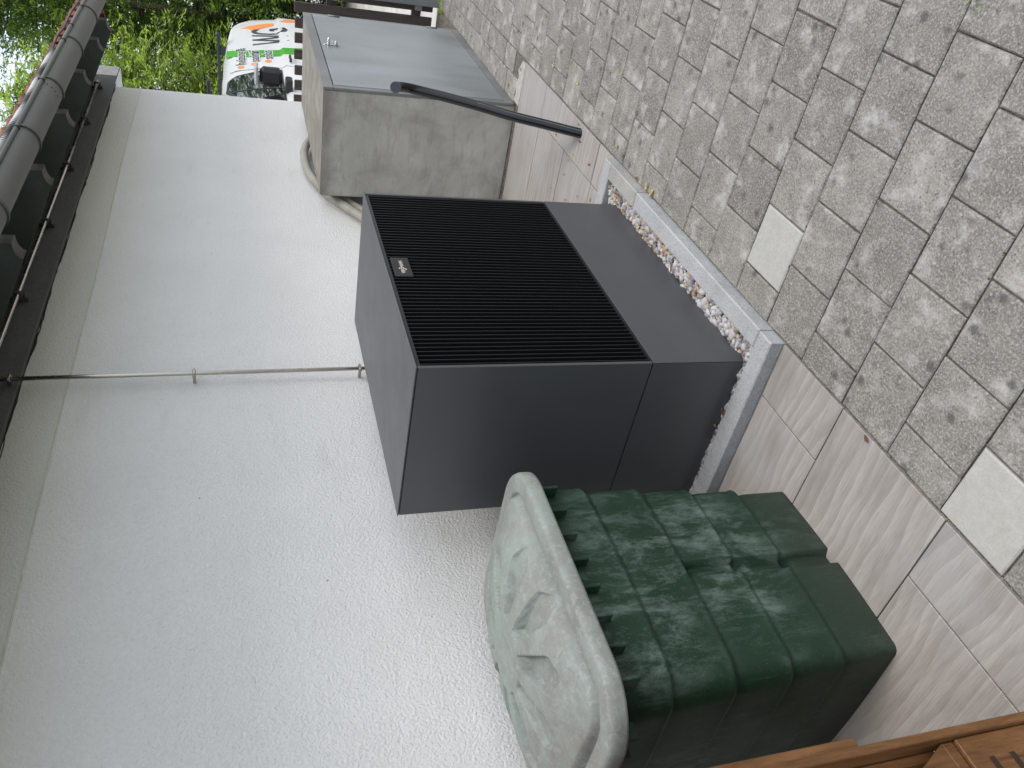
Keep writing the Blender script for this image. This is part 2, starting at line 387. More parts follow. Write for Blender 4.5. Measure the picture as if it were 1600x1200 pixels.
# ---- wood look tiles
def tile_obj(x0, x1, y0, y1):
    g = .0022; bm = bmesh.new(); bx(bm, (x0+g, y0+g, -.02), (x1-g, y1-g, 0))
    bmesh.ops.bevel(bm, geom=[e for e in bm.edges if all(v.co.z > -.01 for v in e.verts)], offset=.0012, segments=1, affect='EDGES')
    c = ((x0+x1)/2, (y0+y1)/2, 0); bmesh.ops.translate(bm, verts=bm.verts, vec=(-c[0], -c[1], 0))
    o = fin(bm, 'paving_tile', TILE, strip); o.location = (c[0], c[1], random.uniform(-.0008, .0008)); return o
for (x0, x1, y0, y1) in [(-.41,-.0985,-1.007,-.811), (-.41,-.0985,-.811,-.01), (-.829,-.41,-1.007,-.19), (-.829,-.41,-.19,-.01),
        (-1.247,-.829,-1.007,-.811), (-1.247,-.829,-.811,-.01), (-1.665,-1.247,-1.007,-.19), (-1.665,-1.247,-.19,-.01),
        (-2.083,-1.665,-1.007,-.811), (-2.083,-1.665,-.811,-.01), (-2.5,-2.083,-1.007,-.19), (-2.5,-2.083,-.19,-.01),
        (1.315,1.495,-1.007,-.812), (1.495,2.292,-1.007,-.812), (2.292,2.69,-1.007,-.2), (1.315,1.49,-.812,-.01), (1.49,1.889,-.812,-.01), (1.889,2.292,-.812,-.01), (2.292,2.69,-.2,-.01)]:
    tile_obj(x0, x1, y0, y1)
# cement smear at the end of the tiles
bm = bmesh.new(); P = [(2.695,-1.0),(2.75,-.995),(2.80,-.93),(2.77,-.90),(2.805,-.85),(2.775,-.80),(2.80,-.76),(2.695,-.755)]
for z in (-.006, -.0005): [bm.verts.new((x, y, z)) for x, y in P]
bm.verts.ensure_lookup_table(); n = len(P); bm.faces.new(bm.verts[:n][::-1]); bm.faces.new(bm.verts[n:])
for i in range(n): bm.faces.new([bm.verts[i], bm.verts[(i+1) % n], bm.verts[n+(i+1) % n], bm.verts[n+i]])
fin(bm, 'cement_edge', CEM, strip)

# ---- kerb and gravel bed
kerb = empty('kerb_frame', (0, -.95, 0), label='low grey concrete kerb framing the pebble bed under the heat pump', cat='kerb')
def kerb_stone(x0, x1, y0, y1, mat, **k):
    bm = bmesh.new(); bx(bm, (x0, y0, -.15), (x1, y1, .045))
    bmesh.ops.bevel(bm, geom=[e for e in bm.edges if all(v.co.z > 0 for v in e.verts)], offset=.004, segments=1, affect='EDGES')
    o = fin(bm, 'kerb_stone', mat, kerb, **k); o.location = (0, .95, 0); return o
kerb_stone(-.0975, -.027, -1.006, -.012, KERB_B)
kerb_stone(-.0255, .9625, -1.0085, -.942, KERB_B)
kerb_stone(.964, 1.243, -1.0095, -.9415, KERB_C, label='beige concrete kerb stone')
kerb_stone(1.2445, 1.314, -1.0085, -.012, KERB_B)
# pebbles
def pebbles(name, n, fx, parent=None):
    ico = bmesh.new(); bmesh.ops.create_icosphere(ico, subdivisions=2, radius=1)
    V0 = np.array([v.co[:] for v in ico.verts]); F0 = np.array([[v.index for v in f.verts] for f in ico.faces]); ico.free()
    Vs, Fs, T = [], [], []
    for i in range(n):
        x, y, z, s = fx(i)
        a, b, c = s*rng.uniform(.9, 1.5), s*rng.uniform(.75, 1.05), s*rng.uniform(.5, .8)
        d = 1+.10*np.sin(V0@rng.normal(0, 1.6, 3)+rng.uniform(0, 6))[:, None]
        R = np.array(Matrix.Rotation(rng.uniform(0, 6.28), 3, 'Z') @ Matrix.Rotation(rng.normal(0, .45), 3, 'X') @ Matrix.Rotation(rng.normal(0, .35), 3, 'Y'))
        Vs.append((V0*d*[a, b, c])@R.T+[x, y, z]); Fs.append(F0+len(V0)*i); T.append(np.full(len(V0), rng.uniform(0, 1)))
    me = npmesh(name, np.vstack(Vs), np.vstack(Fs)); me.polygons.foreach_set('use_smooth', [True]*len(me.polygons))
    at = me.attributes.new('tint', 'FLOAT', 'POINT'); at.data.foreach_set('value', np.concatenate(T).astype(np.float32))
    return link(name, me, PEB, parent, kind='stuff')
def fpeb(i):
    q_ = rng.uniform()
    if q_ < .62: x, y = rng.uniform(-.018, 1.235), rng.uniform(-.937, -.845)
    elif q_ < .86: x, y = rng.uniform(-.021, .004), rng.uniform(-.935, -.25)
    else: x, y = rng.uniform(1.12, 1.236), rng.uniform(-.93, -.05)
    s = rng.choice([.0075, .010, .0125, .015], p=[.3, .35, .25, .1]); lay = rng.uniform(0, 1)
    return x, y, -.002+.027*lay, s
pebbles('pebbles', 3000, fpeb)
boxo('gravel_bed', (-.026, -.940, -.1), (1.243, -.011, .004), JOINT, kind='structure')

# ================================================================== house
house = empty('house', (2, 1, 0), label='white rendered house wall with dark beam, green rafters, zinc gutter and red roof tiles', cat='house')
HL = Vector((2, 1, 0))
def H(o): o.location = Vector(o.location)-HL; return o
def wall_mesh():
    # fine scraped render relief on the visible face comes from the material; the face carries the ridge
    bm = bmesh.new(); bx(bm, (-4.5, 0, -.3), (4.70, 5, 2.395)); return bm
H(fin(wall_mesh(), 'wall', PLASTER, house))
bm = bmesh.new(); pts = [(x, -.0015+.0008*math.sin(x*9), 2.2265+.004*math.sin(x*2.3)+random.uniform(-.0012, .0012)) for x in np.arange(-1.2, 4.69, .03)]
tube(bm, pts, .0032, 6); H(fin(bm, 'render_ridge', flat('render ridge', (.63,.62,.54), .9), house))
# beam on the wall head; ragged crack line under it
H(boxo('wall_beam', (-4.5, -.022, 2.397), (5.07, .25, 2.56), BEAM, house, .004))
bm = bmesh.new(); pts = [(x, -.003, 2.394+.003*math.sin(x*7.3)+random.uniform(-.0035, .002)) for x in np.arange(-1.2, 4.68, .05)]
tube(bm, pts, lambda t: .0035+.0015*math.sin(t*90)+random.uniform(-.001, .001), 6); H(fin(bm, 'crack', MT('crack black', (.02,.02,.018), .95).m, house))
H(boxo('beam_end', (4.705, -.0225, 2.3955), (5.072, .25, 2.3975-.0035), flat('white paint', (.72,.74,.76), .7), house)) if False else None
bm = bmesh.new(); bx(bm, (4.72, -.018, 2.3915), (5.068, .248, 2.3965)); H(fin(bm, 'beam_soffit', flat('pale soffit', (.74,.76,.78), .7), house))  # underside piece paler than the beam face
bm = bmesh.new(); bx(bm, (4.86, -.026, 2.399), (5.074, -.0225, 2.558)); H(fin(bm, 'beam_lit_end', flat('pale lit end', (.30,.31,.31), .75, 0, .3, 20), house))  # light on the beam's front end, put in as a paler sheet
H(boxo('infill_board', (-4.5, .03, 2.56), (5.0, .06, 2.72), DKBR, house))
# rafters with a cove cut at the tail
SL = math.tan(math.radians(23.5))
def rafter(x1, wd=.070):
    yb, zb = -.434, 2.357
    prof = [(-.5+.066*math.sin(a), 2.357+.030*math.cos(a)) for a in np.linspace(0, math.pi/2, 9)]
    back = 1.2
    prof += [(back, zb+(back-yb)*SL), (back, zb+(back-yb)*SL+.12), (-.5, zb+(-.5-yb)*SL+.145)]
    bm = prism(bmesh.new(), prof, x1-wd, x1, 0)
    o = fin(bm, 'rafter', RAFT_G, house); o.data.materials.append(RAFT_E)
    for p in o.data.polygons:
        if abs(p.normal.x) < .5 and p.center.y < -.43 : p.material_index = 1
    return H(o)
for x in (-1.30, -.62, .07, .745, 1.42, 2.10, 2.81, 3.47, 4.13, 4.60): rafter(x)
H(boxo('bargeboard', (4.615, -.52, 2.40), (4.64, -.40, 2.52), flat('oxblood paint', (.16,.03,.025), .6), house))
# roof deck and tiles
def roofz(y): return 2.501+(y+.6)*SL
bm = prism(bmesh.new(), [(-.56, roofz(-.56)-.012), (3.0, roofz(3.0)-.012), (3.0, roofz(3.0)-.035), (-.56, roofz(-.56)-.035)], -2.5, 4.86, 0)
H(fin(bm, 'roof_deck', DKBR, house))
def rtile():
    bm = bmesh.new(); nx, ny = 10, 3; Wt, Lt = .150, .36; G = []
    for s, off in ((0, 0), (1, -.014)):
        row = []
        for j in range(ny+1):
            r = []
            for i in range(nx+1):
                u = i/nx; y = Lt*j/ny
                h = .048*math.sin(math.pi*min(1, u/.62))**.8 if u < .62 else -.006*math.sin(math.pi*(u-.62)/.38)
                r.append(bm.verts.new((u*Wt, y*math.cos(.41), h+off+y*math.sin(.41)-.012*y/Lt)))
            row.append(r)
        G.append(row)
    for s in (0, 1):
        for j in range(ny):
            for i in range(nx):
                f = bm.faces.new([G[s][j][i], G[s][j][i+1], G[s][j+1][i+1], G[s][j+1][i]]); f.smooth = True
    for i in range(nx):
        bm.faces.new([G[0][0][i], G[0][0][i+1], G[1][0][i+1], G[1][0][i]]); bm.faces.new([G[0][ny][i], G[0][ny][i+1], G[1][ny][i+1], G[1][ny][i]])
    for j in range(ny):
        bm.faces.new([G[0][j][0], G[0][j+1][0], G[1][j+1][0], G[1][j][0]]); bm.faces.new([G[0][j][nx], G[0][j+1][nx], G[1][j+1][nx], G[1][j][nx]])
    bmesh.ops.recalc_face_normals(bm, faces=bm.faces)
    me = bpy.data.meshes.new('roof_tile'); bm.to_mesh(me); bm.free(); me.materials.append(TERRA); return me
rt = rtile()
for row in range(3):
    y = -.615+row*.30
    for i in range(40):
        x = -1.1+i*.148
        if x > 4.75: break
        o = link('roof_tile', rt, None, house, (x+random.uniform(-.002, .002), y+random.uniform(-.004, .004), roofz(y)+.012+random.uniform(-.002, .002))); H(o)
# gutter
gut = empty('gutter'); gut.parent = house; H(gut)
GY, GZ, GR = -.627, 2.447, .070
bm = bmesh.new(); xs = np.linspace(-2.2, 5.0, 25); seg = 18; rows = {}
for rad, key in ((GR, 'o'), (GR-.002, 'i')):
    R = []
    for x in xs:
        R.append([bm.verts.new((x, GY+rad*math.cos(math.pi+math.pi*k/seg), GZ+rad*math.sin(math.pi+math.pi*k/seg))) for k in range(seg+1)])
    rows[key] = R
    for i in range(len(xs)-1):
        for k in range(seg):
            f = bm.faces.new([R[i][k], R[i+1][k], R[i+1][k+1], R[i][k+1]]); f.smooth = True
o = fin(bm, 'gutter_trough', ZINC, gut)
bm = bmesh.new(); tube(bm, [(x, GY-GR-.004, GZ+.002) for x in np.linspace(-2.2, 5.0, 12)], .011, 12); fin(bm, 'gutter_bead', ZINC, gut)
bm = bmesh.new()
for k in range(seg):
    a0, a1 = math.pi+math.pi*k/seg, math.pi+math.pi*(k+1)/seg
bb = [bm.verts.new((5.0, GY+GR*math.cos(math.pi+math.pi*k/seg), GZ+GR*math.sin(math.pi+math.pi*k/seg))) for k in range(seg+1)]
bm.faces.new(bb); fin(bm, 'end_cap', ZINC, gut)
for x in (-1.37, -.69, -.01, .67, 1.345, 2.037, 2.686, 3.399, 4.074, 4.75):
    bm = bmesh.new(); R = []
    for k in range(seg+1):
        a = math.pi*.97+math.pi*1.03*k/seg
        R.append([bm.verts.new((x+dx, GY+q*math.cos(a), GZ+q*math.sin(a))) for dx, q in ((-.008, GR+.0005), (.008, GR+.0005), (.008, GR+.0075), (-.008, GR+.0075))])
    for k in range(seg):
        for j in range(4): bm.faces.new([R[k][j], R[k][(j+1) % 4], R[k+1][(j+1) % 4], R[k+1][j]])
    bm.faces.new(R[0]); bm.faces.new(R[-1]); fin(bm, 'gutter_bracket', ZINC_DK, gut)
for x in (4.45, 4.02, 3.60, 3.30, 2.62, 2.0):
    bm = bmesh.new(); bx(bm, (x-.006, GY-GR-.018, GZ-.012), (x+.006, GY-GR+.012, GZ+.016), .002); fin(bm, 'clip', PLB, gut)
for i, (x, a) in enumerate([(2.60, 3.5), (2.59, 3.8), (2.58, 4.1), (2.575, 4.4)]):
    bm = bmesh.new(); bmesh.ops.create_icosphere(bm, subdivisions=1, radius=.0035)
    o = fin(bm, 'rivet', PLB, gut); o.location = (x, GY+(GR+.001)*math.cos(a), GZ+(GR+.001)*math.sin(a))
# corrugated conduit lying on the gutter bead
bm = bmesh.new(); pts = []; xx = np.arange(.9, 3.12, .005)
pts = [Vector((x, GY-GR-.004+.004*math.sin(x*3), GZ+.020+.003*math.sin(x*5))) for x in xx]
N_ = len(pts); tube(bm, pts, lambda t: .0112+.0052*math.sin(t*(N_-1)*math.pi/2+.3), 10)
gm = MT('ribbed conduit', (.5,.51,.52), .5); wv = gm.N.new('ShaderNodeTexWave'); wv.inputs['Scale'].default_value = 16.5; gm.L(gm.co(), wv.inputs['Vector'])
gm.color(gm.mix(gm.g(wv.outputs['Fac'], .35, .65), (.05,.05,.05), (.55,.56,.57)))  # dark bands put the shade of the grooves into the colour
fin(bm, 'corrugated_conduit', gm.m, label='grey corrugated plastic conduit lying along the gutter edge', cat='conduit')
bm = bmesh.new(); pts = catmull([(3.10, -.70, 2.475), (3.4, -.69, 2.492), (3.55, -.70, 2.478), (3.9, -.69, 2.49), (4.1, -.7, 2.478), (4.5, -.69, 2.488)], 8)
tube(bm, pts, .005, 6); fin(bm, 'cable', PLB, label='thin black cable clipped along the front edge of the gutter', cat='cable')

# ---- steel conduit under the eaves and down to the pump
con = empty('steel_conduit', (1.1, -.05, 1.7), label='shiny stainless steel conduit running under the eaves and down the white wall', cat='pipe')
CL = Vector((1.1, -.05, 1.7))
def K(o): o.location = Vector(o.location)-CL; return o
bm = bmesh.new(); tube(bm, [(-1.2, -.06, 2.496), (1.5, -.06, 2.497), (3.0, -.058, 2.494), (4.615, -.06, 2.492)], .0105, 14); K(fin(bm, 'horizontal_pipe', STEEL, con))
bm = bmesh.new(); tube(bm, [(1.088, -.05, 2.47), (1.094, -.05, 2.1), (1.100, -.05, 1.75), (1.110, -.05, 1.07), (1.113, -.05, .9)], .0085, 14); K(fin(bm, 'vertical_pipe', STEEL, con))
for x in (4.55, 3.863, 3.125, 2.412, 1.70, .98, .25):
    bm = bmesh.new(); bx(bm, (x-.008, -.075, 2.482), (x+.008, -.025, 2.512), .003); bx(bm, (x-.004, -.045, 2.46), (x+.004, -.024, 2.53), .001)
    tube(bm, [(x, -.045, 2.476), (x, -.072, 2.470)], .005, 8); K(fin(bm, 'pipe_clamp', ZINC_DK, con))
for z, x in ((2.425, 1.09), (1.755, 1.100), (1.069, 1.110)):
    bm = bmesh.new(); bx(bm, (x-.02, -.056, z-.007), (x+.02, -.044, z+.007), .002); bx(bm, (x-.006, -.044, z-.006), (x+.006, -.0, z+.006), .001)
    tube(bm, [(x-.016, -.064, z), (x-.016, -.036, z)], .004, 8); tube(bm, [(x+.016, -.064, z), (x+.016, -.036, z)], .004, 8)
    bx(bm, (x-.0115, -.063, z-.006), (x+.0115, -.037, z+.006), .003); K(fin(bm, 'pipe_clamp', STEEL, con))
# small pits and flecks in the render
for i, (x, z, s) in enumerate([(2.221, 1.702, .006), (1.636, 1.70, .005), (1.003, 1.60, .004), (.995, 1.878, .004), (.42, 1.72, .006), (-.007, 1.311, .008), (.7, 1.45, .004), (-.35, 1.55, .004)]):
    bm = bmesh.new(); bmesh.ops.create_icosphere(bm, subdivisions=1, radius=s); bmesh.ops.scale(bm, vec=(1, .3, .7), verts=bm.verts); bmesh.ops.scale(bm, vec=(.55, .6, .55), verts=bm.verts)
    o = fin(bm, 'render_pit', flat('pit dirt', (.16,.15,.12), .9) if i == 0 else bpy.data.materials['pit dirt'], house); o.location = (x, 0, z); H(o)

# ================================================================== heat pump
hp = empty('heat_pump', (0, -.87, 0), label='anthracite heat pump with black vertical slat grille standing in the pebble bed', cat='heat pump')
HPL = Vector((0, -.87, 0))
def Q(o): o.location = Vector(o.location)-HPL; return o
W_, YF, YB, ZT, ZS = 1.144, -.8702, -.2798, 1.102, .357
T = .012
Q(boxo('top_panel', (-.001, YF-.002, ZT-.0045), (W_+.001, YB+.002, ZT), ANTH, hp, .0015))
Q(boxo('side_panel', (0, YF, ZS+.0015), (T, YB, ZT-.0065), ANTH, hp, .0016))
Q(boxo('side_panel', (W_-T, YF, ZS+.0015), (W_, YB, ZT-.0065), ANTH, hp, .0016))
Q(boxo('back_panel', (T+.0005, YB-T, ZS+.0015), (W_-T-.0005, YB-.0005, ZT-.0065), ANTH, hp))
Q(boxo('inner_core', (T+.001, YF+.045, .05), (W_-T-.001, YB-T-.001, ZT-.006), BLACK, hp))
Q(boxo('lower_front_panel', (.0, YF, .0), (W_, YF+.002, ZS-.0015), ANTH, hp, .0006))
Q(boxo('lower_side_panel', (0, YF+.0035, .0), (.002, YB, ZS-.0015), ANTH, hp, .0006))
Q(boxo('lower_side_panel', (W_-.002, YF+.0035, .0), (W_, YB, ZS-.0015), ANTH, hp, .0006))
bm = bmesh.new(); bx(bm, (T+.001, YF+.001, ZS+.0015), (W_-T-.001, YF+.043, ZS+.006)); Q(fin(bm, 'grille_frame', SLATM, hp))
bm = bmesh.new(); bx(bm, (T+.001, YF+.003, ZT-.016), (W_-T-.001, YF+.043, ZT-.0065)); Q(fin(bm, 'grille_frame', SLATM, hp))
bm = bmesh.new(); pr = [(-.0016, 0), (.0016, 0), (.0016, .034), (-.0016, .034)]
prism(bm, pr, ZS+.0062, ZT-.0165, 2); bmesh.ops.bevel(bm, geom=[e for e in bm.edges if abs(e.verts[0].co.z-e.verts[1].co.z) > .1 and e.verts[0].co.y < .01], offset=.0008, segments=1, affect='EDGES')
bmesh.ops.recalc_face_normals(bm, faces=bm.faces); sm = bpy.data.meshes.new('slat'); bm.to_mesh(sm); bm.free(); sm.materials.append(SLATM)
NS = 54
for i in range(NS):
    x = T+(W_-2*T)*(i+.5)/NS
    Q(link('slat', sm, None, hp, (x, YF+.003, 0)))
bd = Q(boxo('badge', (.505, YF-.0015, 1.0175), (.630, YF+.0028, 1.078), BADGE, hp, .0008))
def textmesh(body, size, font_off=0, sx=1, ext=.0004, spacing=1.0):
    c = bpy.data.curves.new('txt', 'FONT'); c.body = body; c.size = size; c.offset = font_off; c.extrude = ext; c.space_character = spacing
    c.align_x = 'LEFT'; c.resolution_u = 3
    o = bpy.data.objects.new('txt', c); COL.objects.link(o); bpy.context.view_layer.update()
    dg = bpy.context.evaluated_depsgraph_get(); me = bpy.data.meshes.new_from_object(o.evaluated_get(dg)); bpy.data.objects.remove(o)
    co = np.zeros(len(me.vertices)*3, dtype=np.float32); me.vertices.foreach_get('co', co); co = co.reshape(-1, 3)
    co[:, 0] *= sx; out = np.stack([co[:, 0], -co[:, 2], co[:, 1]], 1); me.vertices.foreach_set('co', out.ravel()); me.update()
    return me, out[:, 0].min(), out[:, 0].max()
xcur = .523; segs = [('VIE', .0165, 0), ('S', .0265, -.0075), ('S', .0265, -.001), ('MANN', .0165, 0)]
for s, sz, dz in segs:
    me, a, b = textmesh(s, sz, .0004, .92); wdt = b-a
    zz = 1.0415+dz if s != 'S' else 1.0415+dz
    o = link('lettering', me, SILVER, hp, (xcur-a, YF-.0022, zz)); Q(o); xcur += wdt*(.55 if (s == 'S' and dz < -.005) else 1)+(.0012 if s != 'S' else .0004)

# ================================================================== rainwater tank
tank = empty('rain_barrel', (-.63, -.35, 0), label='dark green plastic rain barrel with scuffed ribbed sides and pale domed lid', cat='rain barrel')
TL = Vector((-.63, -.35, 0))
def R_(o): o.location = Vector(o.location)-TL; return o
ledges = [.165, .32, .48, .65]
def ring(x0, x1, y0, y1, rad, z, notch, notch_d):
    pts = []; nA = 10
    def arc(cx, cy, a0):
        for k in range(nA+1):
            a = a0+math.pi/2*k/nA; pts.append((cx+rad*math.cos(a), cy+rad*math.sin(a)))
    nX = 96; xc = -.622
    xs_ = np.linspace(x0+rad, x1-rad, nX+1)
    # bottom side (front, y0) left->right
    arc(x0+rad, y0+rad, math.pi)
    for k in range(1, nX):
        x = xs_[k]; d = abs(x-xc); f = 1-max(0, min(1, (d-.019)/.005)); f = f*f*(3-2*f)
        bow = -.010*math.sin(math.pi*(x-x0-rad)/(x1-x0-2*rad))
        pts.append((x, y0+bow+f*notch_d*notch))
    arc(x1-rad, y0+rad, -math.pi/2)
    for k in range(1, 16): pts.append((x1+.006*math.sin(math.pi*k/16), y0+rad+(y1-y0-2*rad)*k/16))
    arc(x1-rad, y1-rad, 0)
    for k in range(1, 16): pts.append((x1-rad-(x1-x0-2*rad)*k/16, y1))
    arc(x0+rad, y1-rad, math.pi/2)
    for k in range(1, 16): pts.append((x0-.006*math.sin(math.pi*k/16), y1-rad-(y1-y0-2*rad)*k/16))
    return [(x, y, z) for x, y in pts]
zs = [0, .004]
prev = .004
for L in ledges:
    zs += list(np.linspace(prev+.01, L-.014, 6)) + [L-.010, L-.005, L, L+.004, L+.009, L+.016]; prev = L+.016
zs += list(np.linspace(prev+.02, .825, 6))
bm = bmesh.new(); RR = []
for z in zs:
    st = sum(max(0, min(1, (z-L+.006)/.012)) for L in ledges)/4
    s = .45*z/.75+.55*st
    lip = sum(.0028*math.exp(-((z-L-.006)/.006)**2) - .003*math.exp(-((z-L+.010)/.006)**2) for L in ledges)
    x0, x1, y0, y1 = -.925-.032*s-lip, -.345+.098*s+lip, -.635-.028*s-lip, -.09+.035*s+lip
    rad = .022+.085*min(1, z/.75)
    nd = max(0, min(1, (.478-z)/.006))
    # the recess bottoms out at each ledge, leaving small open pockets
    dep = .026 + .022*sum(math.exp(-((z-L+.016)/.011)**2) for L in (.165, .32, .474)) if nd > 0 else 0
    RR.append([bm.verts.new(p) for p in ring(x0, x1, y0, y1, rad, z, nd, dep)])
n = len(RR[0])
for i in range(len(RR)-1):
    for k in range(n):
        f = bm.faces.new([RR[i][k], RR[i][(k+1) % n], RR[i+1][(k+1) % n], RR[i+1][k]]); f.smooth = True
bm.faces.new(RR[0][::-1]); bm.faces.new(RR[-1])
R_(fin(bm, 'tank_body', BUTT, tank))
for i in range(8):
    x = -.945+.0845*i+.02; bm = bmesh.new(); bx(bm, (x, -.700, .748), (x+.009, -.655, .815), .002)
    R_(fin(bm, 'rim_tab', BUTT, tank))
for i in range(7):
    y = -.58+.075*i; bm = bmesh.new(); bx(bm, (-1.0, y, .748), (-.955, y+.009, .815), .002); R_(fin(bm, 'rim_tab', BUTT, tank))
# lid: rolled rim, groove, domed panel with radial pockets
LX0, LX1, LY0, LY1, LZ = -1.035, -.195, -.718, -.055, .843
def lid_mesh():
    nu, nv = 300, 230; cx, cy = (LX0+LX1)/2, (LY0+LY1)/2; hx, hy = (LX1-LX0)/2, (LY1-LY0)/2; rad = .15
    def sdf(x, y):
        qx, qy = abs(x-cx)-(hx-rad), abs(y-cy)-(hy-rad)
        return math.hypot(max(qx, 0), max(qy, 0))+min(max(qx, qy), 0)-rad
    # square -> rounded rectangle mapping keeps rows parallel to the edge
    def mapp(u, v):
        # u,v in [-1,1]; concentric: shrink superellipse
        m = max(abs(u), abs(v));
        if m < 1e-6: return cx, cy
        px, py = u*hx, v*hy
        # project direction to boundary
        dx, dy = u/m*hx, v/m*hy
        lo, hi = 0, 1.2
        for _ in range(18):
            mid = (lo+hi)/2
            if sdf(cx+dx*mid, cy+dy*mid) > 0: hi = mid
            else: lo = mid
        return cx+dx*lo*m, cy+dy*lo*m
    def height(x, y):
        d = -sdf(x, y)                        # distance in from the edge
        px, py = (x-cx)/hx, (y-cy)/hy
        rimz = .0
        if d < .014: rimz = -.016*(1-math.sqrt(max(0, 1-((.014-d)/.014)**2)))
        elif d < .055: rimz = .001*math.sin((d-.014)/.041*math.pi)
        z = rimz
        dome = .080*(1-min(1, abs(px)/.90)**2.7)*(1-min(1, abs(py)/.86)**2.7)
        t = max(0, min(1, (d-.066)/.02)); 
        if d > .055: z = -.014*math.exp(-((d-.062)/.0042)**2)+(.003+dome)*max(0, min(1, (d-.062)/.012))
        # pockets
        X, Y = (x-cx), (y-cy)*1.12; r = math.hypot(X, Y); a = math.atan2(Y, X)
        k = round((a-.16)/(2*math.pi/10)); da = abs(a-.16-k*2*math.pi/10); lat = r*math.sin(da)
        ri, ro = .105, .315
        if ri < r < ro:
            half_w = min(.015+.20*(r-ri), .044)*(1 if r < ro-.05 else max(0, (ro-r)/.05))
            fl = max(0, min(1, (half_w-abs(lat)+.0)/.003)); fi = max(0, min(1, (r-ri)/.004))
            dep = .036*(1-(r-ri)/(ro-ri))**.7
            if d > .072: z -= dep*fl*fi
        z += -.006*math.exp(-(r/.035)**2)
        return LZ+z
    V = np.zeros(((nu+1)*(nv+1), 3)); 
    for j in range(nv+1):
        for i in range(nu+1):
            u, v = 2*i/nu-1, 2*j/nv-1
            x, y = mapp(u, v); V[j*(nu+1)+i] = (x, y, height(x, y))
    F = [(j*(nu+1)+i, j*(nu+1)+i+1, (j+1)*(nu+1)+i+1, (j+1)*(nu+1)+i) for j in range(nv) for i in range(nu)]
    # boundary skirt
    B = [i for i in range(nu+1)]+[j*(nu+1)+nu for j in range(1, nv+1)]+[nv*(nu+1)+i for i in range(nu-1, -1, -1)]+[j*(nu+1) for j in range(nv-1, 0, -1)]
    V = list(map(tuple, V)); base = len(V)
    prof = [(0.0, -.036), (-.001, -.042), (-.005, -.042), (-.006, -.03)]
    for k, (off, dz) in enumerate(prof):
        for b in B:
            x, y, z = V[b]; l = math.hypot(x-cx, y-cy); V.append((x+(x-cx)/l*off, y+(y-cy)/l*off, LZ-.0+dz))
    nb = len(B)
    for k in range(len(prof)):
        for q in range(nb):
            a = B[q] if k == 0 else base+(k-1)*nb+q; b = B[(q+1) % nb] if k == 0 else base+(k-1)*nb+(q+1) % nb
            F.append((b, a, base+k*nb+q, base+k*nb+(q+1) % nb))
    me = npmesh('lid', V, F); me.polygons.foreach_set('use_smooth', [True]*len(me.polygons)); return me
R_(link('lid', lid_mesh(), LID, tank))

# ================================================================== meter block
mb = empty('meter_enclosure', (3.5, -.42, 0), label='weathered concrete enclosure with galvanised steel door beside the fence', cat='enclosure')
ML = Vector((3.5, -.42, 0))
def B_(o): o.location = Vector(o.location)-ML; return o
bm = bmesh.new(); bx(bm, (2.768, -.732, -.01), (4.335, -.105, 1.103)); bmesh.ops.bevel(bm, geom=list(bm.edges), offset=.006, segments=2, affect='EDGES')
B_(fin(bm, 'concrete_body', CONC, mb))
FX0, FX1, FY = 2.764, 4.338, -.747
for nm, a, b in (('door_frame', (FX0, FY, 1.050), (FX1, FY+.0135, 1.1055)), ('door_frame', (FX0, FY, .0), (FX0+.040, FY+.0135, 1.0485)), ('door_frame', (FX1-.040, FY, .0), (FX1, FY+.0135, 1.0485)), ('door_frame', (FX0+.0415, FY, .0), (FX1-.0415, FY+.0135, .048))):
    B_(boxo(nm, a, b, GALVF, mb, .0015))
B_(boxo('door_shadow_gap', (FX0+.04, FY+.0095, .048), (FX1-.04, FY+.0135, 1.05), BLACK, mb))
door = B_(boxo('door', (FX0+.044, FY-.002, .0535), (FX1-.0405, FY+.009, 1.0445), GALV, mb, .0015))
bm = bmesh.new(); bx(bm, (FX0+.05, FY-.0035, .066), (FX1-.046, FY-.0025, .0675)); 
h = empty('latch'); h.parent = mb; h.location = Vector((3.585, FY-.002, 1.0))-ML
# T handle latch drawn as: rose, stem, grip bar, second bar and lock cylinder
bm = bmesh.new(); tube(bm, [(0, 0, 0), (0, -.035, 0)], .009, 14); tube(bm, [(-.035, -.037, .004), (0, -.042, 0), (.035, -.037, -.004)], .0065, 12); fin(bm, 'latch_grip', CHROME, h)
bm = bmesh.new(); tube(bm, [(0, 0, -.045), (0, -.018, -.045)], .013, 14); tube(bm, [(0, -.018, -.045), (0, -.026, -.045)], .009, 14); fin(bm, 'lock_cylinder', CHROME, h)
bm = bmesh.new(); bx(bm, (-.012, -.004, -.07), (.012, 0, .03), .002); bx(bm, (-.03, -.022, -.028), (.034, -.016, -.020), .002); fin(bm, 'latch_plate', CHROME, h)
for z in (.2, .9):
    bm = bmesh.new(); tube(bm, [(FX1-.043, FY-.006, z-.04), (FX1-.043, FY-.006, z+.04)], .006, 10); B_(fin(bm, 'hinge', GALVF, mb))

# ---- black stub pipe
bp = empty('black_pipe', (1.738, -.96, 0), label='black plastic pipe stub sticking out of the tiles and leaning, with capped end', cat='pipe')
pts = catmull([(1.725, -.96, -.03), (1.75, -.96, .03), (1.823, -.96, .158), (1.90, -.96, .30), (2.0, -.96, .435), (2.09, -.96, .575), (2.145, -.962, .69), (2.155, -.970, .765), (2.12, -.982, .82), (2.075, -.992, .838)], 8)
bm = bmesh.new(); tube(bm, pts, .0235, 20, True); o = fin(bm, 'pipe_run', PIPEB, bp); o.location = -bp.location
e = pts[-1]; t = (pts[-1]-pts[-2]).normalized(); bm = bmesh.new(); tube(bm, [e-t*.006, e+t*.003], .0262, 24); o = fin(bm, 'end_cap', PIPEC, bp); o.location = -bp.location
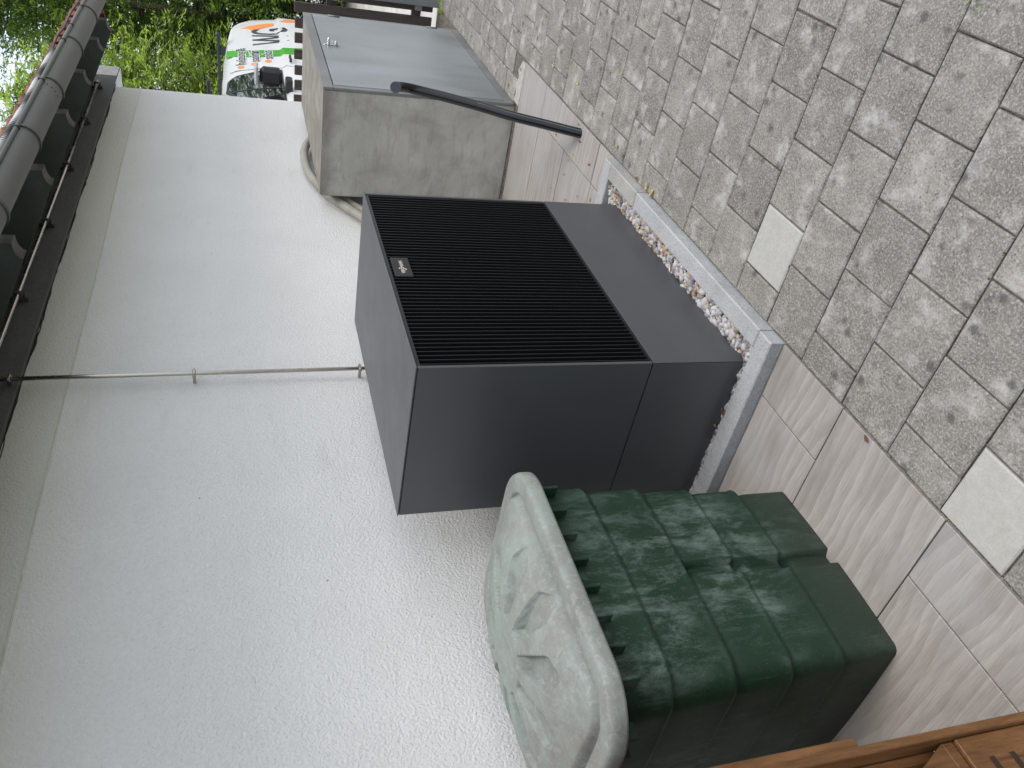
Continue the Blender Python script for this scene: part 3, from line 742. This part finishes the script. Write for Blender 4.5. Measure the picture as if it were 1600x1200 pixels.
# grey-blue stripe along the pe pipe
bm = bmesh.new(); q0 = [p+Vector((-.0150, -.0185, 0)) for p in pts[2:34]]; tube(bm, q0, .0016, 6); o = fin(bm, 'marking_stripe', MT('stripe', (.12,.16,.19), .4).m, bp); o.location = -bp.location
# ---- beige hose
bm = bmesh.new()
pts = catmull([(3.95, -.055, .95), (3.80, -.052, 1.07), (3.62, -.05, 1.128), (3.40, -.048, 1.142), (3.20, -.047, 1.125), (2.97, -.046, 1.06), (2.78, -.046, .965), (2.60, -.05, .86), (2.3, -.06, .72), (1.8, -.09, .6)], 8)
tube(bm, pts, .027, 16); fin(bm, 'beige_hose', HOSE, label='beige insulated hose looping out behind the concrete enclosure', cat='hose')
bm = bmesh.new()
pts = catmull([(3.55, -.05, .85), (3.33, -.05, 1.03), (3.12, -.05, 1.045), (2.93, -.05, .98), (2.72, -.05, .86), (2.4, -.07, .68)], 8)
tube(bm, pts, .020, 16); fin(bm, 'beige_hose', HOSE, label='thinner beige hose tucked below the main hose behind the enclosure', cat='hose')

# ================================================================== wooden garden furniture at lower left
wf = empty('garden_furnishing', (-1.3, -.9, 0), label='brown oiled wooden garden furniture of unknown kind with slotted panel left of the rain barrel', cat='furnishing')  # furniture of unknown kind, built as a slotted box
WL = Vector((-1.3, -.9, 0))
def C_(o): o.location = Vector(o.location)-WL; return o
C_(boxo('outer_stile', (-1.2485, -.915, .508), (-1.229, -.875, 1.05), TEAK, wf, .002))
C_(boxo('front_stile', (-1.2665, -.925, 0), (-1.2495, -.872, 1.05), TEAK, wf, .002))
C_(boxo('rail', (-1.60, -.905, .302), (-1.268, -.880, .328), TEAK, wf, .002))
p = C_(boxo('slotted_panel', (-1.60, -.912, .05), (-1.268, -.898, .2995), TEAK, wf, .0015))
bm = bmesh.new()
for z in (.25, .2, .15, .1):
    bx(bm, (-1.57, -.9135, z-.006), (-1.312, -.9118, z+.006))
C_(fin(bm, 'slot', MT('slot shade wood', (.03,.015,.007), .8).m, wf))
bm = bmesh.new(); prism(bm, [(-1.2685, .3295), (-1.318, .3285), (-1.352, .372), (-1.300, .394)], -.905, -.89, 1); C_(fin(bm, 'corner_block', TEAK, wf))
bm = bmesh.new(); bx(bm, (-1.285, -.88, .33), (-1.268, -.845, 1.05), .002); C_(fin(bm, 'rear_stile', TEAK, wf))
bm = bmesh.new(); bx(bm, (-1.60, -.87, .42), (-1.27, -.85, .46), .002); bx(bm, (-1.60, -.87, .56), (-1.27, -.85, .6), .002); C_(fin(bm, 'slat', TEAK, wf))
C_(boxo('shade_box', (-1.62, -.842, .0), (-1.272, -.10, 1.05), TEAK, wf, .003))  # unseen box added behind the stiles to shade the left side
bm = bmesh.new(); tube(bm, [(-1.335, -.918, .375), (-1.335, -.88, .375)], .007, 12); C_(fin(bm, 'bolt', CHROME, wf))
C_(boxo('front_stile', (-1.62, -.925, 0), (-1.6025, -.872, 1.05), TEAK, wf, .002))

# ================================================================== fence
fe = empty('picket_fence', (5.05, -.3, 0), label='dark weathered wooden picket fence between the house and the gate post', cat='fence')
FL = Vector((5.05, -.3, 0))
def E_(o): o.location = Vector(o.location)-FL; return o
for i, (ya, yb) in enumerate([(.062, .141), (-.057, .023), (-.173, -.098), (-.297, -.221), (-.423, -.346), (-.532, -.458), (-.65, -.575)]):
    bm = bmesh.new(); z = 1.112+random.uniform(-.006, .006); bx(bm, (5.04, ya, .04), (5.062, yb, z), .004)
    E_(fin(bm, 'picket', FENCEW, fe))
E_(boxo('picket', (5.04, -.735, .04), (5.062, -.690, .74), FENCEW, fe, .003))
E_(boxo('rail', (5.0635, -.74, .79), (5.10, .145, .875), FENCEW, fe, .003))
E_(boxo('rail', (5.0635, -.74, .13), (5.10, .145, .205), FENCEW, fe, .003))
bm = bmesh.new(); bx(bm, (5.0, -.745, .135), (5.063, -.70, .19), .002); tube(bm, [(4.998, -.715, .16), (4.992, -.715, .16)], .008, 8); E_(fin(bm, 'bracket', GALV, fe))
bm = bmesh.new(); bx(bm, (5.0, -.745, .80), (5.063, -.70, .86), .002); E_(fin(bm, 'bracket', GALV, fe))
gp = boxo('gate_post', (4.975, -.90, -.1), (5.035, -.742, 1.25), GALV, None, .004, label='galvanised steel gate post at the end of the picket fence', cat='post')
boxo('fence_footing', (4.90, -1.0, -.3), (5.105, 4.9, -.02), flat('footing', (.25,.24,.21), .9), kind='structure')

# ================================================================== van
van = empty('parked_van', (7.4, 1.4, -.16), label='white tradesman van with green band and orange swoosh parked beyond the fence', cat='van')
VL = Vector((7.4, 1.4, -.16))
def V_(o): o.location = Vector(o.location)-VL; return o
YS = .55
def roofh(x):
    P = [(5.2, .62), (5.25, .80), (5.4, .93), (6.05, 1.10), (6.30, 1.30), (6.75, 1.62), (7.0, 1.715), (7.6, 1.715), (8.2, 1.68), (8.8, 1.645), (9.25, 1.60), (9.40, 1.50), (9.55, 1.30), (9.66, .95), (9.70, .55)]
    for (a, b), (c, d) in zip(P, P[1:]):
        if x <= c: return b+(d-b)*(x-a)/(c-a)
    return P[-1][1]
def sidey(z, h=1.7):
    P = [(.0, .60), (.2, .575), (.55, .55), (1.04, .55), (1.075, .578), (1.3, .605), (1.55, .655), (1.62, .69), (1.72, .80)]
    for (a, b), (c, d) in zip(P, P[1:]):
        if z <= c: return b+(d-b)*(z-a)/(c-a)
    return P[-1][1]
bm = bmesh.new(); ST = list(np.linspace(5.2, 9.70, 46)); YC = 1.42; RG = []
for x in ST:
    h = roofh(x); zz = [.05, .25, .55, .8, 1.04, 1.075, 1.2, 1.35, 1.5, 1.58, 1.64, 1.69]
    end = .10*max(0, (5.6-x)/.4)**2+.12*max(0, (x-9.35)/.35)**2
    L = []
    for z in zz:
        zc = min(z, h-.02*(1.72-z)); y = sidey(zc)+end
        if z > h-.10: y = max(y, sidey(min(z, h))+.02)
        L.append((y, zc))
    top = [(max(L[-1][0]+.06, .80+end), h-.012), (1.0+end*.5, h), (YC, h+.004)]
    full_ = L+top; full_ += [(2*YC-y, z) for y, z in reversed(full_[:-1])]
    RG.append([bm.verts.new((x, y, z)) for y, z in full_])
m_ = len(RG[0])
for i in range(len(ST)-1):
    for k in range(m_-1):
        f = bm.faces.new([RG[i][k], RG[i][k+1], RG[i+1][k+1], RG[i+1][k]]); f.smooth = True
    bm.faces.new([RG[i][m_-1], RG[i][0], RG[i+1][0], RG[i+1][m_-1]])
bm.faces.new(RG[0]); bm.faces.new(RG[-1][::-1])
bmesh.ops.remove_doubles(bm, verts=bm.verts, dist=.0005)
V_(fin(bm, 'van_body', VANW, van))
def side_patch(name, poly, mat, off=.004, th=.003, parent=None, sub=True, nz=None):
    """flat outline (x,z) wrapped on the van's side"""
    bm = bmesh.new(); vs_ = [bm.verts.new((x, 0, z)) for x, z in poly]; bm.faces.new(vs_)
    zmin = min(p[1] for p in poly); zmax = max(p[1] for p in poly)
    for zc in (1.04, 1.075, 1.2, 1.3, 1.42, 1.55, 1.60, 1.64):
        if zmin < zc < zmax: bmesh.ops.bisect_plane(bm, geom=bm.verts[:]+bm.edges[:]+bm.faces[:], plane_co=(0, 0, zc), plane_no=(0, 0, 1))
    bmesh.ops.triangulate(bm, faces=bm.faces)
    r = bmesh.ops.extrude_face_region(bm, geom=bm.faces[:]); ev = {v for v in r['geom'] if isinstance(v, bmesh.types.BMVert)}
    for v in bm.verts:
        v.co.y = sidey(v.co.z)-off-(th if v in ev else 0)
    return V_(fin(bm, name, mat, parent or van))
side_patch('window_seal', [(6.05,1.085),(7.38,1.085),(7.42,1.18),(7.30,1.50),(7.22,1.645),(6.92,1.66),(6.62,1.585),(6.25,1.33)], PLB, .001, .003)
side_patch('side_window', [(6.10,1.10),(7.33,1.10),(7.375,1.19),(7.26,1.49),(7.19,1.625),(6.93,1.635),(6.65,1.56),(6.30,1.33)], GLASS, .004, .003)
side_patch('window_bar', [(6.765,1.10),(6.79,1.10),(6.79,1.60),(6.765,1.60)], PLB, .0075, .003)
# door gap lines
side_patch('door_gap', [(7.44,.30),(7.45,.30),(7.45,1.62),(7.44,1.62)], PLB, .0, .0025)
side_patch('panel_line', [(7.50,1.628),(9.15,1.575),(9.15,1.583),(7.50,1.636)], VGREY, .0, .0025) if False else None
# mirror
mi = empty('wing_mirror'); mi.parent = van; V_(mi)
bm = bmesh.new(); bx(bm, (6.64, .36, 1.12), (6.76, .53, 1.335), .035); fin(bm, 'mirror_shell', PLB, mi)
bm = bmesh.new(); bx(bm, (6.625, .345, 1.348), (6.775, .525, 1.385), .012); fin(bm, 'mirror_cap', flat('grey cap', (.42,.43,.45), .4), mi)
bm = bmesh.new(); bx(bm, (6.60, .44, 1.02), (6.74, .575, 1.088), .012); fin(bm, 'mirror_arm', PLB, mi)
bm = bmesh.new(); tube(bm, [(7.56, .54, .985), (7.56, .515, .985), (7.70, .515, .985), (7.70, .54, .985)], .014, 10); V_(fin(bm, 'door_handle', PLB, van))
# wheels
for wx in (5.95, 8.75):
    for wy, s in ((.62, 1), (2.22, -1)):
        wh = empty('wheel'); wh.parent = van; wh.location = Vector((wx, wy, .15))-VL
        bm = bmesh.new(); bmesh.ops.create_cone(bm, cap_ends=True, segments=28, radius1=.31, radius2=.31, depth=.2, matrix=Matrix.Rotation(math.pi/2, 4, 'X')); fin(bm, 'tyre', RUBBER, wh)
        bm = bmesh.new(); bmesh.ops.create_cone(bm, cap_ends=True, segments=20, radius1=.20, radius2=.19, depth=.212, matrix=Matrix.Rotation(math.pi/2, 4, 'X')); fin(bm, 'rim', GALV, wh)
# roof bars
for x, z in ((6.98, 1.825), (8.72, 1.745)):
    rb = empty('roof_bar'); rb.parent = van; V_(rb)
    bm = bmesh.new(); bx(bm, (x-.04, .62, z-.018), (x+.04, 2.22, z+.018), .008); fin(bm, 'bar', PLB, rb)
    for y in (.78, 2.0):
        bm = bmesh.new(); bx(bm, (x-.045, y, roofh(x)-.02), (x+.045, y+.09, z-.0185), .008); fin(bm, 'foot', PLB, rb)
0 and V_(boxo('rear_light', (9.50, .60, .9), (9.60, .68, 1.25), flat('red lens', (.3,.02,.02), .3), van, .01))
# livery
side_patch('green_band', [(8.36,1.655),(8.24,1.60),(8.16,1.50),(8.12,1.35),(8.10,1.15),(8.12,.95),(8.20,.70),(8.26,.45),(8.00,.45),(7.94,.70),(7.88,.95),(7.86,1.15),(7.86,1.35),(7.92,1.50),(8.02,1.62),(8.12,1.66)], VGREEN, .001, .002)
side_patch('orange_swoosh', [(9.06,1.49),(9.14,1.40),(9.20,1.25),(9.24,1.10),(9.12,1.10),(8.98,1.28),(8.86,1.36),(8.99,1.38),(9.05,1.43)], VORANGE, .001, .002)
side_patch('orange_swoosh', [(9.22,1.03),(9.34,.95),(9.38,.80),(9.30,.80),(9.22,.92)], VORANGE, .001, .002)
for x, z in ((7.56, 1.505), (7.62, 1.36), (7.70, 1.215)):
    side_patch('bullet', [(x+.052*math.cos(a), z+.036*math.sin(a)) for a in np.linspace(0, 2*math.pi, 14, endpoint=False)], VORANGE, .001, .002)
def side_text(body, x, z, size, sx, mat, off, bold=0, spacing=1.):
    me, a, b = textmesh(body, size, bold, sx, .0006, spacing)
    co = np.zeros(len(me.vertices)*3, dtype=np.float32); me.vertices.foreach_get('co', co); co = co.reshape(-1, 3)
    for c in co:
        zz = z+c[2]; c[1] = sidey(zz)-off+c[1]; c[0] += x-a; c[2] = zz
    me.vertices.foreach_set('co', co.ravel()); me.update()
    return V_(link('lettering', me, mat, van))
WHT = MT('white film', (.8,.8,.8), .4).m
for s, x, z in (('heizung &', 7.64, 1.455), ('sanitär', 7.70, 1.31), ('solar', 7.78, 1.165)):
    side_text(s, x, z, .150, 1.02, WHT, .0045, .010); side_text(s, x, z, .150, 1.02, VGREY, .0062, .002)
side_text('W', 8.32, .955, .60, .66, VGREY, .0045, .001)
side_text('G', 8.73, .955, .60, .64, VGREY, .0045, .001)

# ================================================================== vegetation
def rotm(d):
    return d/np.linalg.norm(d, axis=-1, keepdims=True)
def sprays(centers, dirs, L, nl, ll, lw, tint, droop=.3, flat_=.35, ang=.75):
    """each spray: a twig with nl leaflets in a feather pattern; returns quads"""
    n = len(centers); V = []; T = []
    d = rotm(dirs); up = np.tile([0, 0, 1.], (n, 1)); side = rotm(np.cross(d, up)+rng.normal(0, .25, (n, 3))); nor = np.cross(side, d)
    for k in range(nl):
        t = (k+.5)/nl; s = 1 if k % 2 else -1
        base = centers+d*(L*t)[:, None]+np.array([0, 0, -1.])*(droop*t*t*L)[:, None]
        if k == nl-1: ld = d.copy()
        else: ld = d*math.cos(ang)+side*math.sin(ang)*s+rng.normal(0, .18, (n, 3))
        ld = rotm(ld+np.array([0, 0, -1.])*droop*.5*t); le = (ll*(1-.45*t)*rng.uniform(.75, 1.25, n))[:, None]; wv = rotm(np.cross(ld, nor)+rng.normal(0, flat_, (n, 3)))*lw
        mid = base+ld*le*.5
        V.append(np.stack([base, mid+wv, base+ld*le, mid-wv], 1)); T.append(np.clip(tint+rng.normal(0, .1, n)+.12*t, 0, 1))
    V = np.concatenate(V, 0); T = np.repeat(np.concatenate(T), 4)
    return V.reshape(-1, 3), T
def foliage(name, V, T, mat, parent, **k):
    F = np.arange(len(V)).reshape(-1, 4); me = npmesh(name, V, F)
    at = me.attributes.new('tint', 'FLOAT', 'POINT'); at.data.foreach_set('value', T.astype(np.float32))
    return link(name, me, mat, parent, **k)
LF1 = mk_leaf('conifer leaf', (.045,.092,.02), (.37,.48,.12))
LF2 = mk_leaf('hedge leaf', (.018,.042,.013), (.085,.145,.038))
LF3 = mk_leaf('laurel leaf', (.04,.085,.02), (.22,.33,.085))
def tree(name, base, height, crown, n, label, cat, mat, ll=.11, lw=.010, nl=9, group=None, lean=0, bright=.5, low=.05, L0=.22):
    root = empty(name, base, label=label, cat=cat, group=group)
    bm = bmesh.new(); pts = [Vector((lean*t*t, .05*math.sin(t*5), height*.93*t)) for t in np.linspace(0, 1, 12)]
    tube(bm, pts, lambda t: .075*(1-t)**.8+.012, 10); fin(bm, 'trunk', BARK, root)
    # limbs, each carrying leafy sprays
    nb = int(n/26); lim = bmesh.new(); C, D, TT = [], [], []
    for b in range(nb):
        t = low+(1-low)*rng.uniform(0, 1)**.85; z = t*height; a = rng.uniform(0, 2*math.pi)
        R = crown*(1-t)**.62*rng.uniform(.72, 1.16)+.12
        if math.sin(a*3+z*1.7)+rng.normal(0, .6) < -1.1: continue
        p0 = Vector((lean*t*t, 0, z*.93)); dirv = Vector((math.cos(a), math.sin(a), .18-.35*(1-t)))
        p1 = p0+dirv*R*.6; p2 = p0+dirv*R+Vector((0, 0, -.10*R+.12))
        if b % 3 == 0: tube(lim, [p0, p1, p2], lambda q: .016*(1-q)+.004, 5, False)
        m = 26; q = rng.uniform(.2, 1.05, m); bend = q*q
        P = np.array(p0)+np.outer(q, np.array(dirv)*R)+np.outer(bend, [0, 0, -.10*R+.12])+rng.normal(0, .085+.05*crown, (m, 3))
        C.append(P); dv = np.array([math.cos(a), math.sin(a), .30])+rng.normal(0, .55, (m, 3)); D.append(dv)
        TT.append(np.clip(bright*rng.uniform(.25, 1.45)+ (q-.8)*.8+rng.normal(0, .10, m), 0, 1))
    fin(lim, 'branches', BARK, root)
    C, D, TT = np.vstack(C), np.vstack(D), np.concatenate(TT)
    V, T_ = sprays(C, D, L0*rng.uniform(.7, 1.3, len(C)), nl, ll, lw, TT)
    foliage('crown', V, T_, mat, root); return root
# near bright conifers right behind the van
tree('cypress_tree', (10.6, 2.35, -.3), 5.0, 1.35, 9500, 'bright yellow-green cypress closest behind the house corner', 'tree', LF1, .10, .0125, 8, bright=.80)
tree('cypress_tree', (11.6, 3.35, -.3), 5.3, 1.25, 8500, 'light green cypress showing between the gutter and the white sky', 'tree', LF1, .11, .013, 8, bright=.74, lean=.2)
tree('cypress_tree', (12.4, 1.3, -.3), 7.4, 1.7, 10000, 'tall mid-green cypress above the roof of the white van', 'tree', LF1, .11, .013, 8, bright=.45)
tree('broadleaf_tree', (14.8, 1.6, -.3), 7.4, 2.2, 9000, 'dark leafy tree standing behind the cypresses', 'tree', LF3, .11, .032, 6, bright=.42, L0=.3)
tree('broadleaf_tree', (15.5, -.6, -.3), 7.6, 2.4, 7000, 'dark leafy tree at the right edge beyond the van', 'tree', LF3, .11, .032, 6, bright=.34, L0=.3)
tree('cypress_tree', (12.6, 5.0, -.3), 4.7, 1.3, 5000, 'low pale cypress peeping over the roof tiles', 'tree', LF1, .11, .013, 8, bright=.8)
# dark clipped hedge behind the van
hd = empty('hedge', (12.6, 1.5, -.3), label='dark ivy-like hedge behind the white van', cat='hedge')
n = 9000; P = np.stack([rng.uniform(-.55, .4, n), rng.uniform(-4.5, 3.5, n), rng.uniform(0, 2.55, n)], 1); P[:, 2] += .15*np.sin(P[:, 1]*3)
D = np.stack([-np.abs(rng.normal(.8, .5, n)), rng.normal(0, .6, n), rng.normal(.2, .5, n)], 1)
V, T_ = sprays(P, D, .16*rng.uniform(.7, 1.3, n), 6, .065, .018, np.clip(.25+.25*np.sin(P[:, 1]*4+P[:, 2]*3)+rng.normal(0, .15, n), 0, 1))
foliage('hedge_leaves', V, T_, LF2, hd)
bm = bmesh.new()
for y in np.arange(-4.3, 3.5, .5): tube(bm, [(.1, y, -.1), (.12, y+.05, 1.2), (.1, y, 2.2)], .03, 6)
fin(bm, 'hedge_stems', BARK, hd)
# weeds at the gate post foot
n = 60; P = np.stack([rng.uniform(4.86, 5.02, n), rng.uniform(-.98, -.72, n), np.full(n, -.01)], 1)
V, T_ = sprays(P, np.stack([rng.normal(0, .5, n), rng.normal(0, .5, n), np.ones(n)], 1), .05*rng.uniform(.6, 1.4, n), 5, .022, .004, rng.uniform(.4, 1, n))
foliage('weeds', V, T_, LF1, None, kind='stuff')
n = 26; P = np.stack([rng.normal(-.215, .03, n), rng.normal(-2.035, .02, n), np.full(n, -.008)], 1)
V, T_ = sprays(P, np.stack([rng.normal(0, .6, n), rng.normal(0, .6, n), np.ones(n)*.7], 1), .03*rng.uniform(.6, 1.4, n), 3, .03, .0012, rng.uniform(.4, 1, n))
foliage('grass_tuft', V, T_, LF1, None, kind='stuff')
n = 900; js = []
for i in range(n):
    k = rng.integers(-8, 24); x = X0+k*PW+rng.normal(0, .0015); js.append((x, rng.uniform(-2.4, -1.02), -.006))
V, T_ = sprays(np.array(js), np.stack([rng.normal(0, .3, n), rng.normal(0, .6, n), np.ones(n)*.5], 1), .006*np.ones(n), 3, .006, .0018, rng.uniform(.0, .6, n))
foliage('joint_moss', V, T_, mk_leaf('moss', (.05,.055,.02), (.11,.10,.04)), None, kind='stuff')

# ================================================================== fallen leaves
def leaf_mesh(seed, ln=.03, wd=.014):
    rd = random.Random(seed); bm = bmesh.new(); L = []; n = 6; curl = rd.uniform(-1.2, 1.2)
    for i in range(n+1):
        t = i/n; w_ = wd*math.sin(math.pi*min(1, t*.96+.04))**.7*rd.uniform(.75, 1.15); z = .0035+.35*ln*abs(math.sin(t*2.2+seed))*abs(curl)*.4
        L.append([bm.verts.new((ln*(t-.5), -w_/2, z+w_*.28)), bm.verts.new((ln*(t-.5), 0, z)), bm.verts.new((ln*(t-.5), w_/2, z+w_*.22))])
    for i in range(n):
        for k in range(2): bm.faces.new([L[i][k], L[i+1][k], L[i+1][k+1], L[i][k+1]])
    r = bmesh.ops.extrude_face_region(bm, geom=bm.faces[:])
    for v in r['geom']:
        if isinstance(v, bmesh.types.BMVert): v.co.z += .0006
    bmesh.ops.recalc_face_normals(bm, faces=bm.faces)
    me = bpy.data.meshes.new('fallen_leaf'); bm.to_mesh(me); bm.free(); return me
lm = {}
for c, mt in (('d', LEAFD), ('b', LEAFB), ('y', LEAFY)):
    lm[c] = []
    for s in range(4):
        me = leaf_mesh(s+len(lm)*5); me.materials.append(mt); lm[c].append(me)
def leaf(x, y, z, c, s, lab, grp):
    if grp and 'dry leaf' in lab:
        lab = lab.replace('small dry leaf', 'dry leaf').replace('dry leaf', ('tiny ' if s < .62 else 'larger ')+{'d': 'tan', 'b': 'dark brown', 'y': 'yellow'}[c]+' dry leaf')
    o = link('fallen_leaf', random.choice(lm[c]), None, None, (x, y, z), label=lab, cat='leaf', group=grp)
    o.rotation_euler = (random.uniform(-.2, .2), random.uniform(-.2, .2), random.uniform(0, 6.28)); o.scale = (s, s, s); return o
leaf(-.528, -1.0, .001, 'b', .8, 'single curled brown leaf on the joint below the bare left tiles', None)
leaf(.967, -1.035, .001, 'y', 1.0, 'yellow leaf lying against the kerb, upper of two', 'yellow leaves against the kerb')
leaf(.915, -1.03, .001, 'y', 1.25, 'long yellow leaf lying against the kerb joint', 'yellow leaves against the kerb')
leaf(1.07, -1.025, .001, 'b', 1.0, 'dark brown leaf lying against the kerb', None)
leaf(1.311, -1.064, .001, 'y', .8, 'yellow leaf on the pavers near the kerb corner', None)
for x, y in [(1.887,-1.148),(2.003,-1.47),(1.955,-1.208),(2.5,-1.3),(2.7,-1.15),(3.0,-1.2),(3.3,-.95),(3.5,-.85),(3.7,-.9),(3.9,-.82),(3.4,-1.1),(4.1,-.95),(3.1,-.88),(2.95,-.8),(4.3,-.85),(2.75,-.95),(3.8,-1.05),(3.2,-1.02),(4.2,-.78),(3.6,-.79),(1.45,-1.33),(2.25,-1.12)]:
    leaf(x, y, .001, random.choice('dbdy'), random.uniform(.45, .95), 'small dry leaf fallen on the grey pavers by the enclosure', 'dry leaves on the pavers')
for x, y in [(2.022,-.845),(1.907,-.765),(1.798,-.80),(1.758,-.843),(1.813,-.717),(1.71,-.93),(1.77,-.99),(1.949,-.586),(1.449,-.752),(1.38,-.85),(1.6,-.7),(1.55,-.88),(1.73,-.62)]:
    leaf(x, y, .001, random.choice('ddb'), random.uniform(.4, .8), 'small dry leaf fallen on the pale tiles around the black pipe', 'dry leaves on the tiles')
for i in range(34):
    if i < 24: x, y = random.uniform(.0, 1.2), random.uniform(-.93, -.885)
    elif i < 30: x, y = random.uniform(1.08, 1.22), random.uniform(-.93, -.87)
    else: x, y = random.uniform(-.015, .0), random.uniform(-.9, -.3)
    leaf(x, y, .034+random.uniform(0, .006), random.choice('bdbdy'), random.uniform(.55, 1.0), 'dry leaf caught among the pebbles '+('at the corner nearest the rain barrel' if x < .12 else 'near the beige kerb stone' if x > .9 else 'below the pump middle' if x > .5 else 'below the pump corner'), 'dry leaves among the pebbles')
